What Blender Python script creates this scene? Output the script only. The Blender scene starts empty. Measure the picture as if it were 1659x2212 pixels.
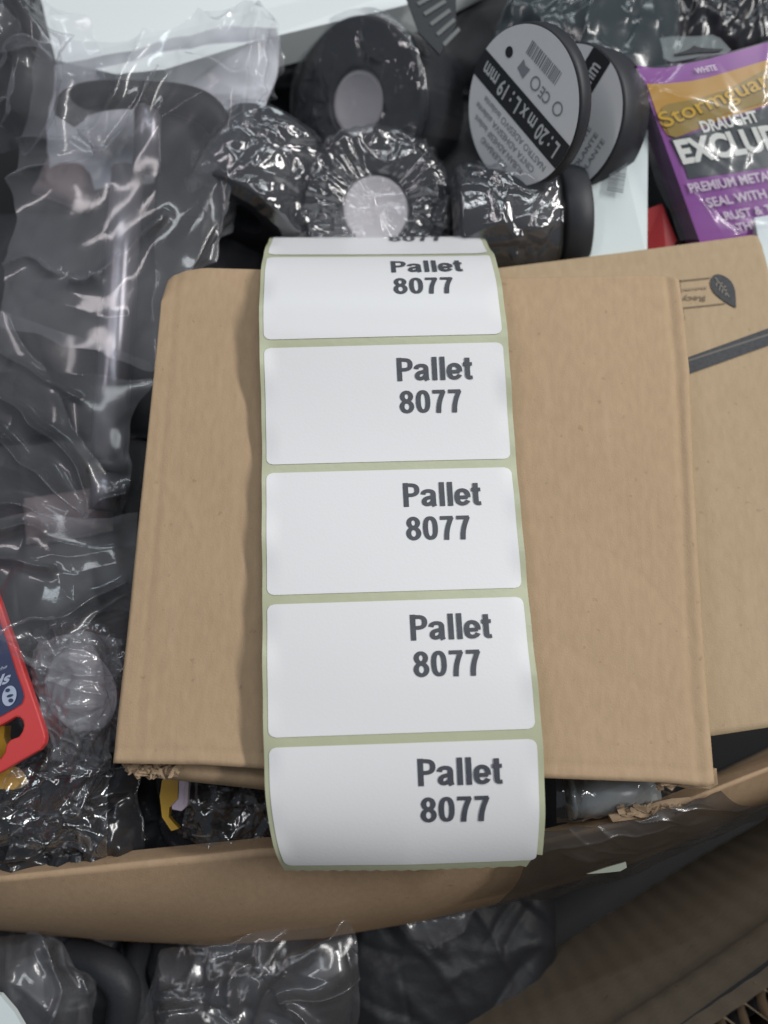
import bpy, bmesh, math, random
import numpy as np
from mathutils import Vector, Matrix

# ------------------------------------------------------------------ camera, world, lamps, exposure
sc = bpy.context.scene
col = sc.collection
FPX, TILT, CAM = 1671.0, math.radians(13.3), np.array([0.0, 0.0, 0.51])
cd = bpy.data.cameras.new('camera')
cd.sensor_fit = 'VERTICAL'; cd.sensor_height = 36.0; cd.lens = 36.0 * FPX / 2212.0
cd.clip_start = 0.01; cd.clip_end = 50.0
cd.dof.use_dof = True; cd.dof.focus_distance = 0.312; cd.dof.aperture_fstop = 4.6
cam = bpy.data.objects.new('camera', cd); col.objects.link(cam)
cam.location = CAM; cam.rotation_euler = (TILT, 0, 0)
sc.camera = cam

w = bpy.data.worlds.new('World'); sc.world = w; w.use_nodes = True
w.node_tree.nodes['Background'].inputs[0].default_value = (0.76, 0.88, 1.0, 1)
w.node_tree.nodes['Background'].inputs[1].default_value = 0.12

def tube_lamp(loc, target, sx, sy, watts, colour):
    l = bpy.data.lights.new('ceiling_tube', 'AREA'); l.shape = 'RECTANGLE'
    l.size = sx; l.size_y = sy; l.energy = watts; l.color = colour
    o = bpy.data.objects.new('ceiling_tube', l); col.objects.link(o)
    o.location = loc
    o.rotation_euler = (Vector(target) - Vector(loc)).to_track_quat('-Z', 'Y').to_euler()
tube_lamp((1.20, 0.42, 1.35), (0, .1, .2), 1.3, 0.12, 19.5, (1.0, 0.98, 0.95))
tube_lamp((0.25, 0.65, 2.0), (0, .1, .2), 1.5, 0.14, 7, (0.92, 0.97, 1.0))
tube_lamp((-1.25, 0.65, 2.2), (0, .1, .2), 1.4, 0.14, 7, (1.0, 0.92, 0.94))
tube_lamp((0.0, 2.2, 2.1), (0, .1, .2), 1.6, 0.14, 8, (0.84, 0.95, 1.0))

vs = sc.view_settings
vs.view_transform = 'Standard'; vs.look = 'None'; vs.exposure = 0.02; vs.gamma = 1.0
vs.use_curve_mapping = False
sc.render.engine = 'CYCLES'
sc.cycles.use_denoising = True
sc.cycles.max_bounces = 8; sc.cycles.transparent_max_bounces = 24
sc.cycles.sample_clamp_indirect = 4.0

# ------------------------------------------------------------------ helpers
_c, _s = math.cos(TILT), math.sin(TILT)
def ray(px, py):
    d = np.array([px - 829.5, 1106 - py, -FPX])
    return np.array([d[0], _c*d[1] - _s*d[2], _s*d[1] + _c*d[2]])
def P(px, py, z):
    """world point seen at layout pixel (1659x2212 sketch) at height z"""
    d = ray(px, py)
    return CAM + d * ((z - CAM[2]) / d[2])
def PP(px, py, o, n):
    """world point on the plane through o with normal n"""
    d = ray(px, py)
    return CAM + d * (np.dot(np.asarray(o) - CAM, n) / np.dot(d, n))
def unit(v):
    v = np.asarray(v, float); return v / np.linalg.norm(v)

def ob(name, verts, faces, mat, parent=None, smooth=False):
    me = bpy.data.meshes.new(name)
    me.from_pydata([tuple(map(float, v)) for v in verts], [], [tuple(map(int, f)) for f in faces])
    me.validate(); me.update()
    if smooth:
        me.polygons.foreach_set('use_smooth', [True]*len(me.polygons))
    if mat: me.materials.append(mat)
    o = bpy.data.objects.new(name, me); col.objects.link(o)
    if parent is not None: o.parent = parent
    return o
def tag(o, label, cat, group=None):
    o['label'] = label; o['category'] = cat
    if group: o['group'] = group
    return o
def thing(name, label, cat, group=None):
    o = bpy.data.objects.new(name, None); col.objects.link(o); o.empty_display_size = .02
    return tag(o, label, cat, group)

def grid_faces(nu, nv, off=0, close_u=False):
    F = []
    for j in range(nv - 1):
        for i in range(nu - (0 if close_u else 1)):
            a = off + j*nu + i; b = off + j*nu + (i+1) % nu
            F.append((a, b, b + nu, a + nu))
    return F
def catmull(A, n):
    """resample control rows A (m, k, 3) along axis 0 to n rows"""
    A = np.asarray(A, float); m = A.shape[0]
    t = np.linspace(0, m - 1, n); i = np.clip(t.astype(int), 0, m - 2); f = (t - i).reshape(-1, *([1]*(A.ndim-1)))
    p0 = A[np.clip(i-1, 0, m-1)]; p1 = A[i]; p2 = A[i+1]; p3 = A[np.clip(i+2, 0, m-1)]
    return .5*((2*p1) + (-p0+p2)*f + (2*p0-5*p1+4*p2-p3)*f**2 + (-p0+3*p1-3*p2+p3)*f**3)
def lin(A, n):
    A = np.asarray(A, float); m = A.shape[0]
    t = np.linspace(0, m-1, n); i = np.clip(t.astype(int), 0, m-2); f = (t-i).reshape(-1, *([1]*(A.ndim-1)))
    return A[i]*(1-f) + A[i+1]*f
def arc_resample(A, n):
    A = np.asarray(A, float); d = np.r_[0, np.cumsum(np.linalg.norm(np.diff(A, axis=0), axis=1))]
    t = np.linspace(0, d[-1], n)
    return np.stack([np.interp(t, d, A[:, k]) for k in range(A.shape[1])], 1)
def patch(ctrl, nu, nv):
    """ctrl: rows x cols x (px,py,z) -> nv x nu world points, smooth"""
    C = np.array([[P(*p) for p in row] for row in ctrl])
    C = catmull(C, nv)
    return np.swapaxes(catmull(np.swapaxes(C, 0, 1), nu), 0, 1)
def normals(G):
    du = np.gradient(G, axis=1); dv = np.gradient(G, axis=0)
    n = np.cross(du, dv); n /= np.linalg.norm(n, axis=2, keepdims=True) + 1e-12
    if n[..., 2].mean() < 0: n = -n
    return n

def smooth_noise(X, Y, seed, scale, octaves=3):
    r = np.random.RandomState(seed); h = np.zeros_like(X); a = 1.0
    for o in range(octaves):
        for k in range(5):
            th = r.uniform(0, 2*np.pi); fr = (2**o) / scale * r.uniform(.6, 1.4)
            h += a * np.sin((X*np.cos(th) + Y*np.sin(th))*fr*2*np.pi + r.uniform(0, 6.28)) / 5
        a *= .5
    return h
def crumple(X, Y, seed, n=40, amp=.003, width=.006, length=.05, direction=None, spread=.5):
    """sharp-edged folds: cusped ridges of finite length (X, Y in metres)"""
    r = np.random.RandomState(seed); h = np.zeros_like(X)
    x0, x1, y0, y1 = X.min(), X.max(), Y.min(), Y.max()
    for k in range(n):
        cx, cy = r.uniform(x0, x1), r.uniform(y0, y1)
        th = r.uniform(0, np.pi) if direction is None else direction + r.normal(0, spread)
        L = length * r.uniform(.4, 1.6); wd = width * r.uniform(.4, 1.7)
        a = amp * r.uniform(.3, 1) * r.choice([1, 1, -1])
        dx, dy = X - cx, Y - cy
        s = dx*np.cos(th) + dy*np.sin(th); d = -dx*np.sin(th) + dy*np.cos(th)
        d = d + .15*L*np.sin(s/L*2 + r.uniform(0, 6))
        win = np.clip(1 - (s/L)**2, 0, 1)**1.2
        side = np.where(d > 0, wd, wd*r.uniform(.3, 1.0))
        h += a * np.exp(-np.abs(d)/side) * win
    return h
def uvm(G):
    """approximate metric coordinates over a grid"""
    du = np.linalg.norm(np.diff(G, axis=1), axis=2).mean(0); dv = np.linalg.norm(np.diff(G, axis=0), axis=2).mean(1)
    return np.meshgrid(np.r_[0, np.cumsum(du)], np.r_[0, np.cumsum(dv)])

def film(name, ctrl, mat, seed, n=40, amp=.004, width=.006, length=.06, nu=130, nv=130, parent=None,
         rough_edge=.0015, direction=None, spread=.5, low=.003, lowscale=.09, creases=(), fine=.15):
    G = patch(ctrl, nu, nv); N = normals(G); X, Y = uvm(G)
    h = crumple(X, Y, seed, n, amp, width, length, direction, spread)
    h += crumple(X, Y, seed+7, n, amp*fine, width*.4, length*.4, direction, spread)
    h += low*smooth_noise(X, Y, seed+3, lowscale, 2)
    if creases:
        D = G - CAM; qx = D[..., 0]; qy = _c*D[..., 1] + _s*D[..., 2]; qz = -_s*D[..., 1] + _c*D[..., 2]
        ix, iy = 829.5 - qx/qz*FPX, 1106 + qy/qz*FPX
        for pl, a_, w_ in creases:
            best = np.full(ix.shape, 1e9); pl = catmull(np.array(pl, float), 5*len(pl))
            for (x0, y0), (x1, y1) in zip(pl[:-1], pl[1:]):
                dx, dy = x1-x0, y1-y0; t = np.clip(((ix-x0)*dx + (iy-y0)*dy)/(dx*dx+dy*dy+1e-9), 0, 1)
                best = np.minimum(best, np.hypot(ix-x0-t*dx, iy-y0-t*dy))
            h += a_*np.exp(-(np.sqrt(best**2 + 5.0) - 2.236)/w_)
    G = G + N*h[..., None]
    e = smooth_noise(X, Y, seed+11, .03, 2)*rough_edge
    G[:, :, 0] += e; G[:, :, 1] += smooth_noise(X, Y, seed+12, .03, 2)*rough_edge
    return ob(name, G.reshape(-1, 3), grid_faces(nu, nv), mat, parent, True)

def frame_of(n, xdir):
    n = unit(n); x = np.asarray(xdir, float); x = unit(x - n*np.dot(x, n)); return x, np.cross(n, x), n

def lathe(profile, o, axes, seg=64):
    """profile [(r, h)...] swept about axis n"""
    x, y, n = axes; V = []
    for r, h in profile:
        for k in range(seg):
            a = 2*math.pi*k/seg
            V.append(np.asarray(o) + x*r*math.cos(a) + y*r*math.sin(a) + n*h)
    return V, grid_faces(seg, len(profile), 0, True)

def prism(poly, o, axes, z0, z1, bevel=0.0):
    """closed slab from a 2D outline in the plane axes; optional rounded top edge by inset rings"""
    x, y, n = axes; V = []; F = []; m = len(poly); pl = np.asarray(poly, float)
    cen = pl.mean(0)
    rings = [(pl, z0), (pl, z1 - bevel)]
    if bevel:
        for k in (1, 2, 3):
            t = k/3*math.pi/2
            d = pl - cen; L = np.linalg.norm(d, axis=1, keepdims=True)
            rings.append((cen + d*(1 - bevel*(1-math.cos(t))/L), z1 - bevel + bevel*math.sin(t)))
    for r, z in rings:
        for p in r: V.append(np.asarray(o) + x*p[0] + y*p[1] + n*z)
    for j in range(len(rings)-1):
        for i in range(m):
            a = j*m+i; b = j*m+(i+1) % m
            F.append((a, b, b+m, a+m))
    F.append(tuple(range(m))[::-1]); F.append(tuple(range((len(rings)-1)*m, len(rings)*m)))
    return V, F

def text2d(body, size=1.0, bold=0.0, xs=1.0, sub=False, spacing=1.0):
    """flat text -> (verts 2D array, faces); baseline at y=0, starts at x=0"""
    c = bpy.data.curves.new('lettering', 'FONT'); c.body = body; c.size = size; c.offset = bold
    c.space_character = spacing; c.fill_mode = 'FRONT'; c.resolution_u = 4
    o = bpy.data.objects.new('lettering', c); col.objects.link(o)
    dg = bpy.context.evaluated_depsgraph_get(); me = bpy.data.meshes.new_from_object(o.evaluated_get(dg))
    bm = bmesh.new(); bm.from_mesh(me)
    if sub:
        bmesh.ops.triangulate(bm, faces=bm.faces[:])
        bmesh.ops.subdivide_edges(bm, edges=[e for e in bm.edges if e.calc_length() > size*.12], cuts=2, use_grid_fill=True)
        bmesh.ops.triangulate(bm, faces=bm.faces[:])
    V = np.array([v.co[:2] for v in bm.verts]); bm.verts.index_update()
    F = [[v.index for v in f.verts] for f in bm.faces]
    bm.free(); bpy.data.objects.remove(o); bpy.data.curves.remove(c); bpy.data.meshes.remove(me)
    V[:, 0] *= xs
    return V, F
def fit_text(body, u0, u1, v0, v1, bold=.02, sub=False, spacing=1.0):
    """text stretched into the box u0..u1 x v0..v1"""
    V, F = text2d(body, 1.0, bold, 1.0, sub, spacing)
    a, b = V.min(0), V.max(0)
    V = (V - a)/(b - a)
    V[:, 0] = u0 + V[:, 0]*(u1-u0); V[:, 1] = v0 + V[:, 1]*(v1-v0)
    return V, F

def _el(cx, cy, rx, ry, p=2.0, n=40):
    return [(cx + rx*np.sign(math.cos(t))*abs(math.cos(t))**(2/p), cy + ry*np.sign(math.sin(t))*abs(math.sin(t))**(2/p)) for t in np.linspace(0, 2*math.pi, n)]
GLYPH = {  # narrow bold grotesque letters: advance, strokes (points, smooth)
    'P': (.60, [([(.095, 0), (.095, 1)], 0), ([(.09, .905), (.28, .905), (.40, .875), (.46, .80), (.475, .69), (.455, .585), (.39, .515), (.28, .485), (.09, .485)], 1)]),
    'a': (.575, [([(.075, .50), (.10, .585), (.18, .635), (.27, .645), (.36, .625), (.41, .56), (.415, .44), (.415, .25), (.42, .10), (.455, .0)], 1),
                ([(.41, .395), (.28, .365), (.16, .32), (.105, .23), (.12, .13), (.19, .085), (.28, .10), (.36, .16), (.41, .25)], 1)]),
    'l': (.275, [([(.1375, 0), (.1375, 1)], 0)]),
    'e': (.56, [([(.12, .345), (.455, .345)], 0), ([(.455, .345), (.455, .45), (.42, .56), (.35, .625), (.27, .645), (.19, .625), (.12, .55), (.095, .42), (.095, .30), (.12, .175), (.19, .10), (.275, .08), (.36, .10), (.42, .155), (.45, .21)], 1)]),
    't': (.36, [([(.165, .93), (.165, .5), (.165, .22), (.18, .12), (.235, .08), (.33, .085)], 1), ([(.02, .655), (.33, .655)], 0)]),
    '8': (.58, [(_el(.27, .725, .150, .185), 2), (_el(.27, .295, .172, .212), 2)]),
    '0': (.58, [(_el(.27, .5, .168, .41, 2.5), 2)]),
    '7': (.56, [([(.035, .905), (.475, .905)], 0), ([(.43, .93), (.36, .74), (.29, .52), (.245, .28), (.225, .0)], 1)])}
def glyph_text(body, u0, u1, v0, v1, wd=.178):
    V = []; F = []; Lf = []; x = 0.0; k = 0
    for ch in body:
        adv, strokes = GLYPH[ch]
        for pts, mode in strokes:
            p = np.array(pts, float)
            p = catmull(p, 30) if mode == 1 else (lin(p, 12) if mode == 0 else p)
            t = np.gradient(p, axis=0)
            if mode == 2: t[0] = t[-1] = p[1]-p[-2]
            t /= np.linalg.norm(t, axis=1, keepdims=True)+1e-9
            hw = np.full(len(p), wd/2)
            hw = hw*(1 - .16*np.abs(t[:, 0]))          # horizontals slightly thinner
            nr = np.stack([-t[:, 1], t[:, 0]], 1)*hw[:, None]
            b0 = len(V); m = len(p)
            for q in np.vstack([p+nr, p-nr]): V.append((q[0]+x, q[1])); Lf.append(.00003*k)
            F += [(b0+i, b0+i+1, b0+m+i+1, b0+m+i) for i in range(m-1)]
            k += 1
        x += adv
    V = np.array(V); lo, hi = V[:, 0].min(), V[:, 0].max()
    V[:, 0] = u0 + (V[:, 0]-lo)/(hi-lo)*(u1-u0); V[:, 1] = v0 + V[:, 1]*(v1-v0)
    return V, F, Lf

# ------------------------------------------------------------------ materials
def nodes(name):
    m = bpy.data.materials.new(name); m.use_nodes = True; nt = m.node_tree
    return m, nt, nt.nodes['Principled BSDF']
def add(nt, t, **kw):
    n = nt.nodes.new(t)
    for k, v in kw.items(): setattr(n, k, v)
    return n
def plain(name, c, rough=.5, spec=.5, var=.0, scale=60, bump=0.0, bscale=400, metal=0.0, coat=0.0):
    m, nt, b = nodes(name); L = nt.links
    b.inputs['Base Color'].default_value = (*c, 1); b.inputs['Roughness'].default_value = rough
    b.inputs['Specular IOR Level'].default_value = spec; b.inputs['Metallic'].default_value = metal
    b.inputs['Coat Weight'].default_value = coat; b.inputs['Coat Roughness'].default_value = .08
    tc = add(nt, 'ShaderNodeTexCoord')
    if var:
        n = add(nt, 'ShaderNodeTexNoise'); n.inputs['Scale'].default_value = scale; n.inputs['Detail'].default_value = 6
        L.new(tc.outputs['Object'], n.inputs['Vector'])
        r = add(nt, 'ShaderNodeMixRGB'); r.blend_type = 'MIX'
        r.inputs[1].default_value = (*[x*(1-var) for x in c], 1); r.inputs[2].default_value = (*[min(1, x*(1+var)) for x in c], 1)
        L.new(n.outputs['Fac'], r.inputs[0]); L.new(r.outputs[0], b.inputs['Base Color'])
    if bump:
        n = add(nt, 'ShaderNodeTexNoise'); n.inputs['Scale'].default_value = bscale; n.inputs['Detail'].default_value = 4
        L.new(tc.outputs['Object'], n.inputs['Vector'])
        bp = add(nt, 'ShaderNodeBump'); bp.inputs['Strength'].default_value = bump; bp.inputs['Distance'].default_value = .001
        L.new(n.outputs['Fac'], bp.inputs['Height']); L.new(bp.outputs[0], b.inputs['Normal'])
    return m
def kraft(name, c, flute=0.0, fl_dir=0):
    """kraft board: fibres, mottling, small specks, faint flute lines"""
    m, nt, b = nodes(name); L = nt.links
    tc = add(nt, 'ShaderNodeTexCoord'); b.inputs['Roughness'].default_value = .72
    b.inputs['Specular IOR Level'].default_value = .25
    def noise(scale, detail, stretch=None):
        n = add(nt, 'ShaderNodeTexNoise'); n.inputs['Scale'].default_value = scale; n.inputs['Detail'].default_value = detail
        if stretch:
            mp = add(nt, 'ShaderNodeMapping'); mp.inputs['Scale'].default_value = stretch
            L.new(tc.outputs['Object'], mp.inputs['Vector']); L.new(mp.outputs[0], n.inputs['Vector'])
        else: L.new(tc.outputs['Object'], n.inputs['Vector'])
        return n
    big = noise(14, 5); fib = noise(420, 6, (1, .35, 1)); fine = noise(1500, 3)
    r1 = add(nt, 'ShaderNodeMixRGB'); r1.inputs[1].default_value = (c[0]*.94, c[1]*.93, c[2]*.91, 1); r1.inputs[2].default_value = (c[0]*1.06, c[1]*1.06, c[2]*1.07, 1)
    L.new(big.outputs['Fac'], r1.inputs[0])
    mul = add(nt, 'ShaderNodeMixRGB'); mul.blend_type = 'MULTIPLY'; mul.inputs[0].default_value = 1
    rp = add(nt, 'ShaderNodeValToRGB'); rp.color_ramp.elements[0].position = .3; rp.color_ramp.elements[0].color = (.93, .92, .91, 1)
    rp.color_ramp.elements[1].position = .7; rp.color_ramp.elements[1].color = (1.03, 1.03, 1.03, 1)
    L.new(fib.outputs['Fac'], rp.inputs[0]); L.new(r1.outputs[0], mul.inputs[1]); L.new(rp.outputs[0], mul.inputs[2])
    sp = noise(260, 2); rs = add(nt, 'ShaderNodeValToRGB'); rs.color_ramp.elements[0].position = .25; rs.color_ramp.elements[0].color = (.55, .5, .45, 1)
    rs.color_ramp.elements[1].position = .31; rs.color_ramp.elements[1].color = (1, 1, 1, 1)
    L.new(sp.outputs['Fac'], rs.inputs[0])
    m2 = add(nt, 'ShaderNodeMixRGB'); m2.blend_type = 'MULTIPLY'; m2.inputs[0].default_value = .35
    L.new(mul.outputs[0], m2.inputs[1]); L.new(rs.outputs[0], m2.inputs[2]); L.new(m2.outputs[0], b.inputs['Base Color'])
    sc1 = noise(90, 8, (1, .12, 1)); rq = add(nt, 'ShaderNodeValToRGB'); rq.color_ramp.elements[0].position = .60; rq.color_ramp.elements[0].color = (0, 0, 0, 1)
    rq.color_ramp.elements[1].position = .80; rq.color_ramp.elements[1].color = (.35, .35, .35, 1)
    L.new(sc1.outputs['Fac'], rq.inputs[0])
    m3 = add(nt, 'ShaderNodeMixRGB'); m3.inputs[2].default_value = (min(1, c[0]*1.25), min(1, c[1]*1.28), min(1, c[2]*1.35), 1)
    L.new(rq.outputs[0], m3.inputs[0]); L.new(m2.outputs[0], m3.inputs[1]); L.new(m3.outputs[0], b.inputs['Base Color'])
    bp = add(nt, 'ShaderNodeBump'); bp.inputs['Strength'].default_value = .22; bp.inputs['Distance'].default_value = .0006
    h = fine.outputs['Fac']
    if flute:
        wv = add(nt, 'ShaderNodeTexWave'); wv.inputs['Scale'].default_value = flute; wv.bands_direction = 'XYZ'[fl_dir]; wv.inputs['Distortion'].default_value = .6
        L.new(tc.outputs['Object'], wv.inputs['Vector'])
        ad = add(nt, 'ShaderNodeMath'); ad.operation = 'MULTIPLY_ADD'; ad.inputs[1].default_value = .05
        L.new(wv.outputs['Fac'], ad.inputs[0]); L.new(h, ad.inputs[2]); h = ad.outputs[0]
    L.new(h, bp.inputs['Height']); L.new(bp.outputs[0], b.inputs['Normal'])
    return m
def clear(name, tint=(.97, .97, .98), haze=.08, hcol=(.75, .76, .82), refl=.05, edge=.55, rough=.10, bump=.15, bscale=120, soft=.5):
    """thin clear film: see-through, glossy at grazing angles, faintly milky"""
    m = bpy.data.materials.new(name); m.use_nodes = True; nt = m.node_tree; nt.nodes.clear(); L = nt.links
    out = add(nt, 'ShaderNodeOutputMaterial'); tr = add(nt, 'ShaderNodeBsdfTransparent'); tr.inputs[0].default_value = (*tint, 1)
    df = add(nt, 'ShaderNodeBsdfDiffuse'); df.inputs[0].default_value = (*hcol, 1)
    gl = add(nt, 'ShaderNodeBsdfGlossy'); gl.inputs['Roughness'].default_value = rough; gl.inputs[0].default_value = (1, 1, 1, 1)
    g2 = add(nt, 'ShaderNodeBsdfGlossy'); g2.inputs['Roughness'].default_value = .38; g2.inputs[0].default_value = (.95, .96, 1, 1)
    gm = add(nt, 'ShaderNodeMixShader'); gm.inputs[0].default_value = soft; L.new(gl.outputs[0], gm.inputs[1]); L.new(g2.outputs[0], gm.inputs[2])
    tc = add(nt, 'ShaderNodeTexCoord'); n = add(nt, 'ShaderNodeTexNoise'); n.inputs['Scale'].default_value = bscale; n.inputs['Detail'].default_value = 4
    L.new(tc.outputs['Object'], n.inputs['Vector'])
    bp = add(nt, 'ShaderNodeBump'); bp.inputs['Strength'].default_value = bump; bp.inputs['Distance'].default_value = .004
    L.new(n.outputs['Fac'], bp.inputs['Height']); L.new(bp.outputs[0], gl.inputs['Normal'])
    lw = add(nt, 'ShaderNodeLayerWeight'); lw.inputs['Blend'].default_value = .5
    pw = add(nt, 'ShaderNodeMath'); pw.operation = 'POWER'; pw.inputs[1].default_value = 3.0
    L.new(lw.outputs['Facing'], pw.inputs[0])
    ma = add(nt, 'ShaderNodeMath'); ma.operation = 'MULTIPLY_ADD'; ma.inputs[1].default_value = edge; ma.inputs[2].default_value = refl
    L.new(pw.outputs[0], ma.inputs[0])
    n2 = add(nt, 'ShaderNodeTexNoise'); n2.inputs['Scale'].default_value = 25; n2.inputs['Detail'].default_value = 5
    L.new(tc.outputs['Object'], n2.inputs['Vector'])
    hz = add(nt, 'ShaderNodeMath'); hz.operation = 'MULTIPLY_ADD'; hz.inputs[1].default_value = haze*1.2; hz.inputs[2].default_value = haze*.4
    L.new(n2.outputs['Fac'], hz.inputs[0])
    m1 = add(nt, 'ShaderNodeMixShader'); L.new(hz.outputs[0], m1.inputs[0]); L.new(tr.outputs[0], m1.inputs[1]); L.new(df.outputs[0], m1.inputs[2])
    m2 = add(nt, 'ShaderNodeMixShader'); L.new(ma.outputs[0], m2.inputs[0]); L.new(m1.outputs[0], m2.inputs[1]); L.new(gm.outputs[0], m2.inputs[2])
    L.new(m2.outputs[0], out.inputs[0])
    return m

K1 = kraft('kraft_board', (.476, .340, .214), 60, 1)
K2 = kraft('kraft_board_printed', (.45, .342, .220), 60, 0)
K3 = kraft('kraft_board_brown', (.45, .315, .20))
KT = kraft('kraft_board_torn', (.40, .29, .19))
KD = kraft('bulk_board_shaded', (.23, .19, .142))  # darker than the wall's own kraft: its shade is put into the colour
M_LABEL = plain('label_paper', (.82, .82, .83), .36, .5, .012, 40, .05, 900)
M_LINER = plain('glassine_liner', (.50, .52, .355), .30, .5, .06, 90, .12, 260)
M_INK = plain('thermal_ink', (.075, .080, .095), .5, .4, .25, 300)
M_PRINT = plain('carton_ink', (.060, .062, .068), .65, .3, .5, 500)
M_PRINT_LT = plain('carton_ink_faded', (.20, .155, .105), .65, .3, .2, 300)
M_BLACK = plain('black_pvc', (.034, .036, .042), .48, .35, .2, 50, .1, 200)  # this and the next two blacks are lifted to hold lens haze
M_RUBBER = plain('black_moulded_plastic', (.034, .036, .041), .50, .4, .2, 40, .2, 500)
M_BAG = plain('black_polythene', (.028, .029, .033), .20, .5, .3, 30, .35, 90, coat=.3)
M_TEAL = plain('dark_grey_polythene', (.045, .056, .062), .22, .5, .3, 30, .4, 70, coat=.3)
M_CORE = plain('tape_core_card', (.62, .60, .62), .5, .3, .08, 60, .2, 300)
M_DISC = plain('tape_label_paper', (.86, .88, .90), .5, .4, .03, 40)
M_DISCINK = plain('tape_label_ink', (.028, .032, .036), .5, .4)
M_GREYINK = plain('tape_label_grey_ink', (.30, .32, .35), .5, .3)
M_WHITETXT = plain('white_ink', (.62, .64, .66), .5, .3)
M_PAPER = plain('white_paper', (.70, .78, .79), .55, .3, .02, 20, .1, 60)
M_BOARD = plain('white_panel', (.82, .87, .87), .4, .4, .02, 8)
M_PURPLE = plain('purple_card', (.30, .085, .37), .28, .5, .06, 60, .1, 90, coat=.3)
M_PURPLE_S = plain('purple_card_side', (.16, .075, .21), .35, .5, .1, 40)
M_ORANGE = plain('orange_print', (.60, .33, .055), .3, .5, .15, 30, coat=.3)
M_GOLD = plain('gold_print', (.36, .25, .055), .3, .5, .12, 60, coat=.3)
M_GOLDTXT = plain('gold_lettering', (.70, .43, .04), .3, .5, .12, 60, coat=.3)
M_GOLDDK = plain('dark_gold_lettering', (.16, .11, .03), .35, .5, .1, 60)
M_SLATE = plain('slate_print', (.045, .058, .066), .3, .5, .1, 60, coat=.3)
M_LILAC = plain('lilac_ink', (.70, .60, .72), .4, .4)
M_CREAM = plain('cream_ink', (.80, .83, .78), .4, .4)
M_RED = plain('red_plastic', (.62, .055, .055), .35, .5, .05, 60, .05, 200)
M_REDDARK = plain('red_card', (.42, .035, .04), .45, .4)
M_BLUE = plain('blue_label', (.022, .038, .105), .35, .5, .1, 50)
M_BLUEW = plain('blue_label_white_ink', (.42, .48, .62), .4, .4)
M_YELLOW = plain('yellow_plastic', (.55, .33, .04), .4, .5, .1, 60)
M_ORPL = plain('orange_plastic', (.62, .36, .07), .35, .5, .1, 60)
M_HANDLE = plain('black_grip_plastic', (.006, .006, .007), .55, .3)
M_STEEL = plain('dark_steel_tube', (.26, .25, .28), .30, .5, .15, 60, .05, 300, metal=.6)
M_PINK = plain('pale_carton', (.24, .20, .205), .5, .4, .08, 40)
M_TUBE = plain('frosted_grey_plastic', (.34, .36, .36), .3, .5, .08, 40)
M_FLOOR = plain('dark_heap_floor', (.022, .022, .024), .7, .3, .4, 20, .4, 30)
M_FILM = clear('clear_polythene', haze=.045, refl=.055, edge=.40, rough=.09, bump=.03, bscale=60)
M_FILM_H = clear('milky_polythene', haze=.08, refl=.05, edge=.40, rough=.10, bump=.03, bscale=60, soft=.3)
M_FILM_L = clear('very_clear_polythene', haze=.025, refl=.05, edge=.30, rough=.12, bump=.03, bscale=60)
M_WRAP = clear('shrink_wrap', haze=.015, refl=.12, edge=.25, rough=.03, bump=.12, bscale=240, soft=.06)
M_WRAP2 = clear('silvery_wrap', haze=.16, refl=.08, edge=.35, rough=.06, bump=.1, bscale=150, soft=.3)
M_FOAM = clear('cloudy_polythene', tint=(.8, .8, .82), haze=.75, refl=.04, edge=.3, rough=.2, bump=.05)
M_SHADEF = clear('shade_tint_film', tint=(.34, .33, .32), haze=.05, hcol=(.4, .38, .36), refl=.05, edge=.3, rough=.12, bump=.2, bscale=90, soft=.5)  # clear film tinted dark: shade on the flap is put into the tint
M_TABF = clear('clear_hang_tab_plastic', tint=(.8, .84, .84), haze=.20, hcol=(.5, .55, .55), refl=.06)

# ------------------------------------------------------------------ the setting: dark floor of the bulk carton
fl = ob('floor', [(-.9, -.6, .03), (.9, -.6, .03), (.9, 1.0, .03), (-.9, 1.0, .03)], [(0, 1, 2, 3)], M_FLOOR)
fl['kind'] = 'structure'

# ------------------------------------------------------------------ cartons
def coons(top, bot, left, right, nu, nv):
    T, B = arc_resample(top, nu), arc_resample(bot, nu); Lf, R = arc_resample(left, nv), arc_resample(right, nv)
    u = np.linspace(0, 1, nu)[None, :, None]; v = np.linspace(0, 1, nv)[:, None, None]
    G = (1-v)*T[None] + v*B[None] + (1-u)*Lf[:, None] + u*R[:, None]
    G -= (1-u)*(1-v)*T[0] + u*(1-v)*T[-1] + (1-u)*v*B[0] + u*v*B[-1]
    return G
def carton_top(name, edges, z, nu, nv, height_fn, depth, mat, parent):
    """top panel with thickness skirt going down as the side walls"""
    G = coons(*[[P(a, b, z) for a, b in e] for e in edges], nu, nv)
    X, Y = uvm(G); W, H = X.max(), Y.max()
    d = np.minimum(np.minimum(X, W-X), np.minimum(Y, H-Y))
    rr = .0013; G[..., 2] -= rr*(1-np.sqrt(1-np.clip(1-d/rr, 0, 1)**2))
    G[..., 2] += height_fn(X/W, Y/H, X, Y)
    top = ob(name, G.reshape(-1, 3), grid_faces(nu, nv), mat, parent, True)
    return G
def skirt(G, side):
    return {'front': G[-1], 'back': G[0], 'left': G[:, 0], 'right': G[:, -1]}[side]
def wall(name, line, depth, mat, parent, lean=(0, 0), thick=.003):
    L = np.asarray(line); n = len(L); V = []
    for k in (0, .3, 1.0):
        q = L.copy(); q[:, 2] -= depth*k; q[:, 0] += lean[0]*k; q[:, 1] += lean[1]*k; V.extend(q)
    return ob(name, V, grid_faces(n, 3), mat, parent, True)

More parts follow.
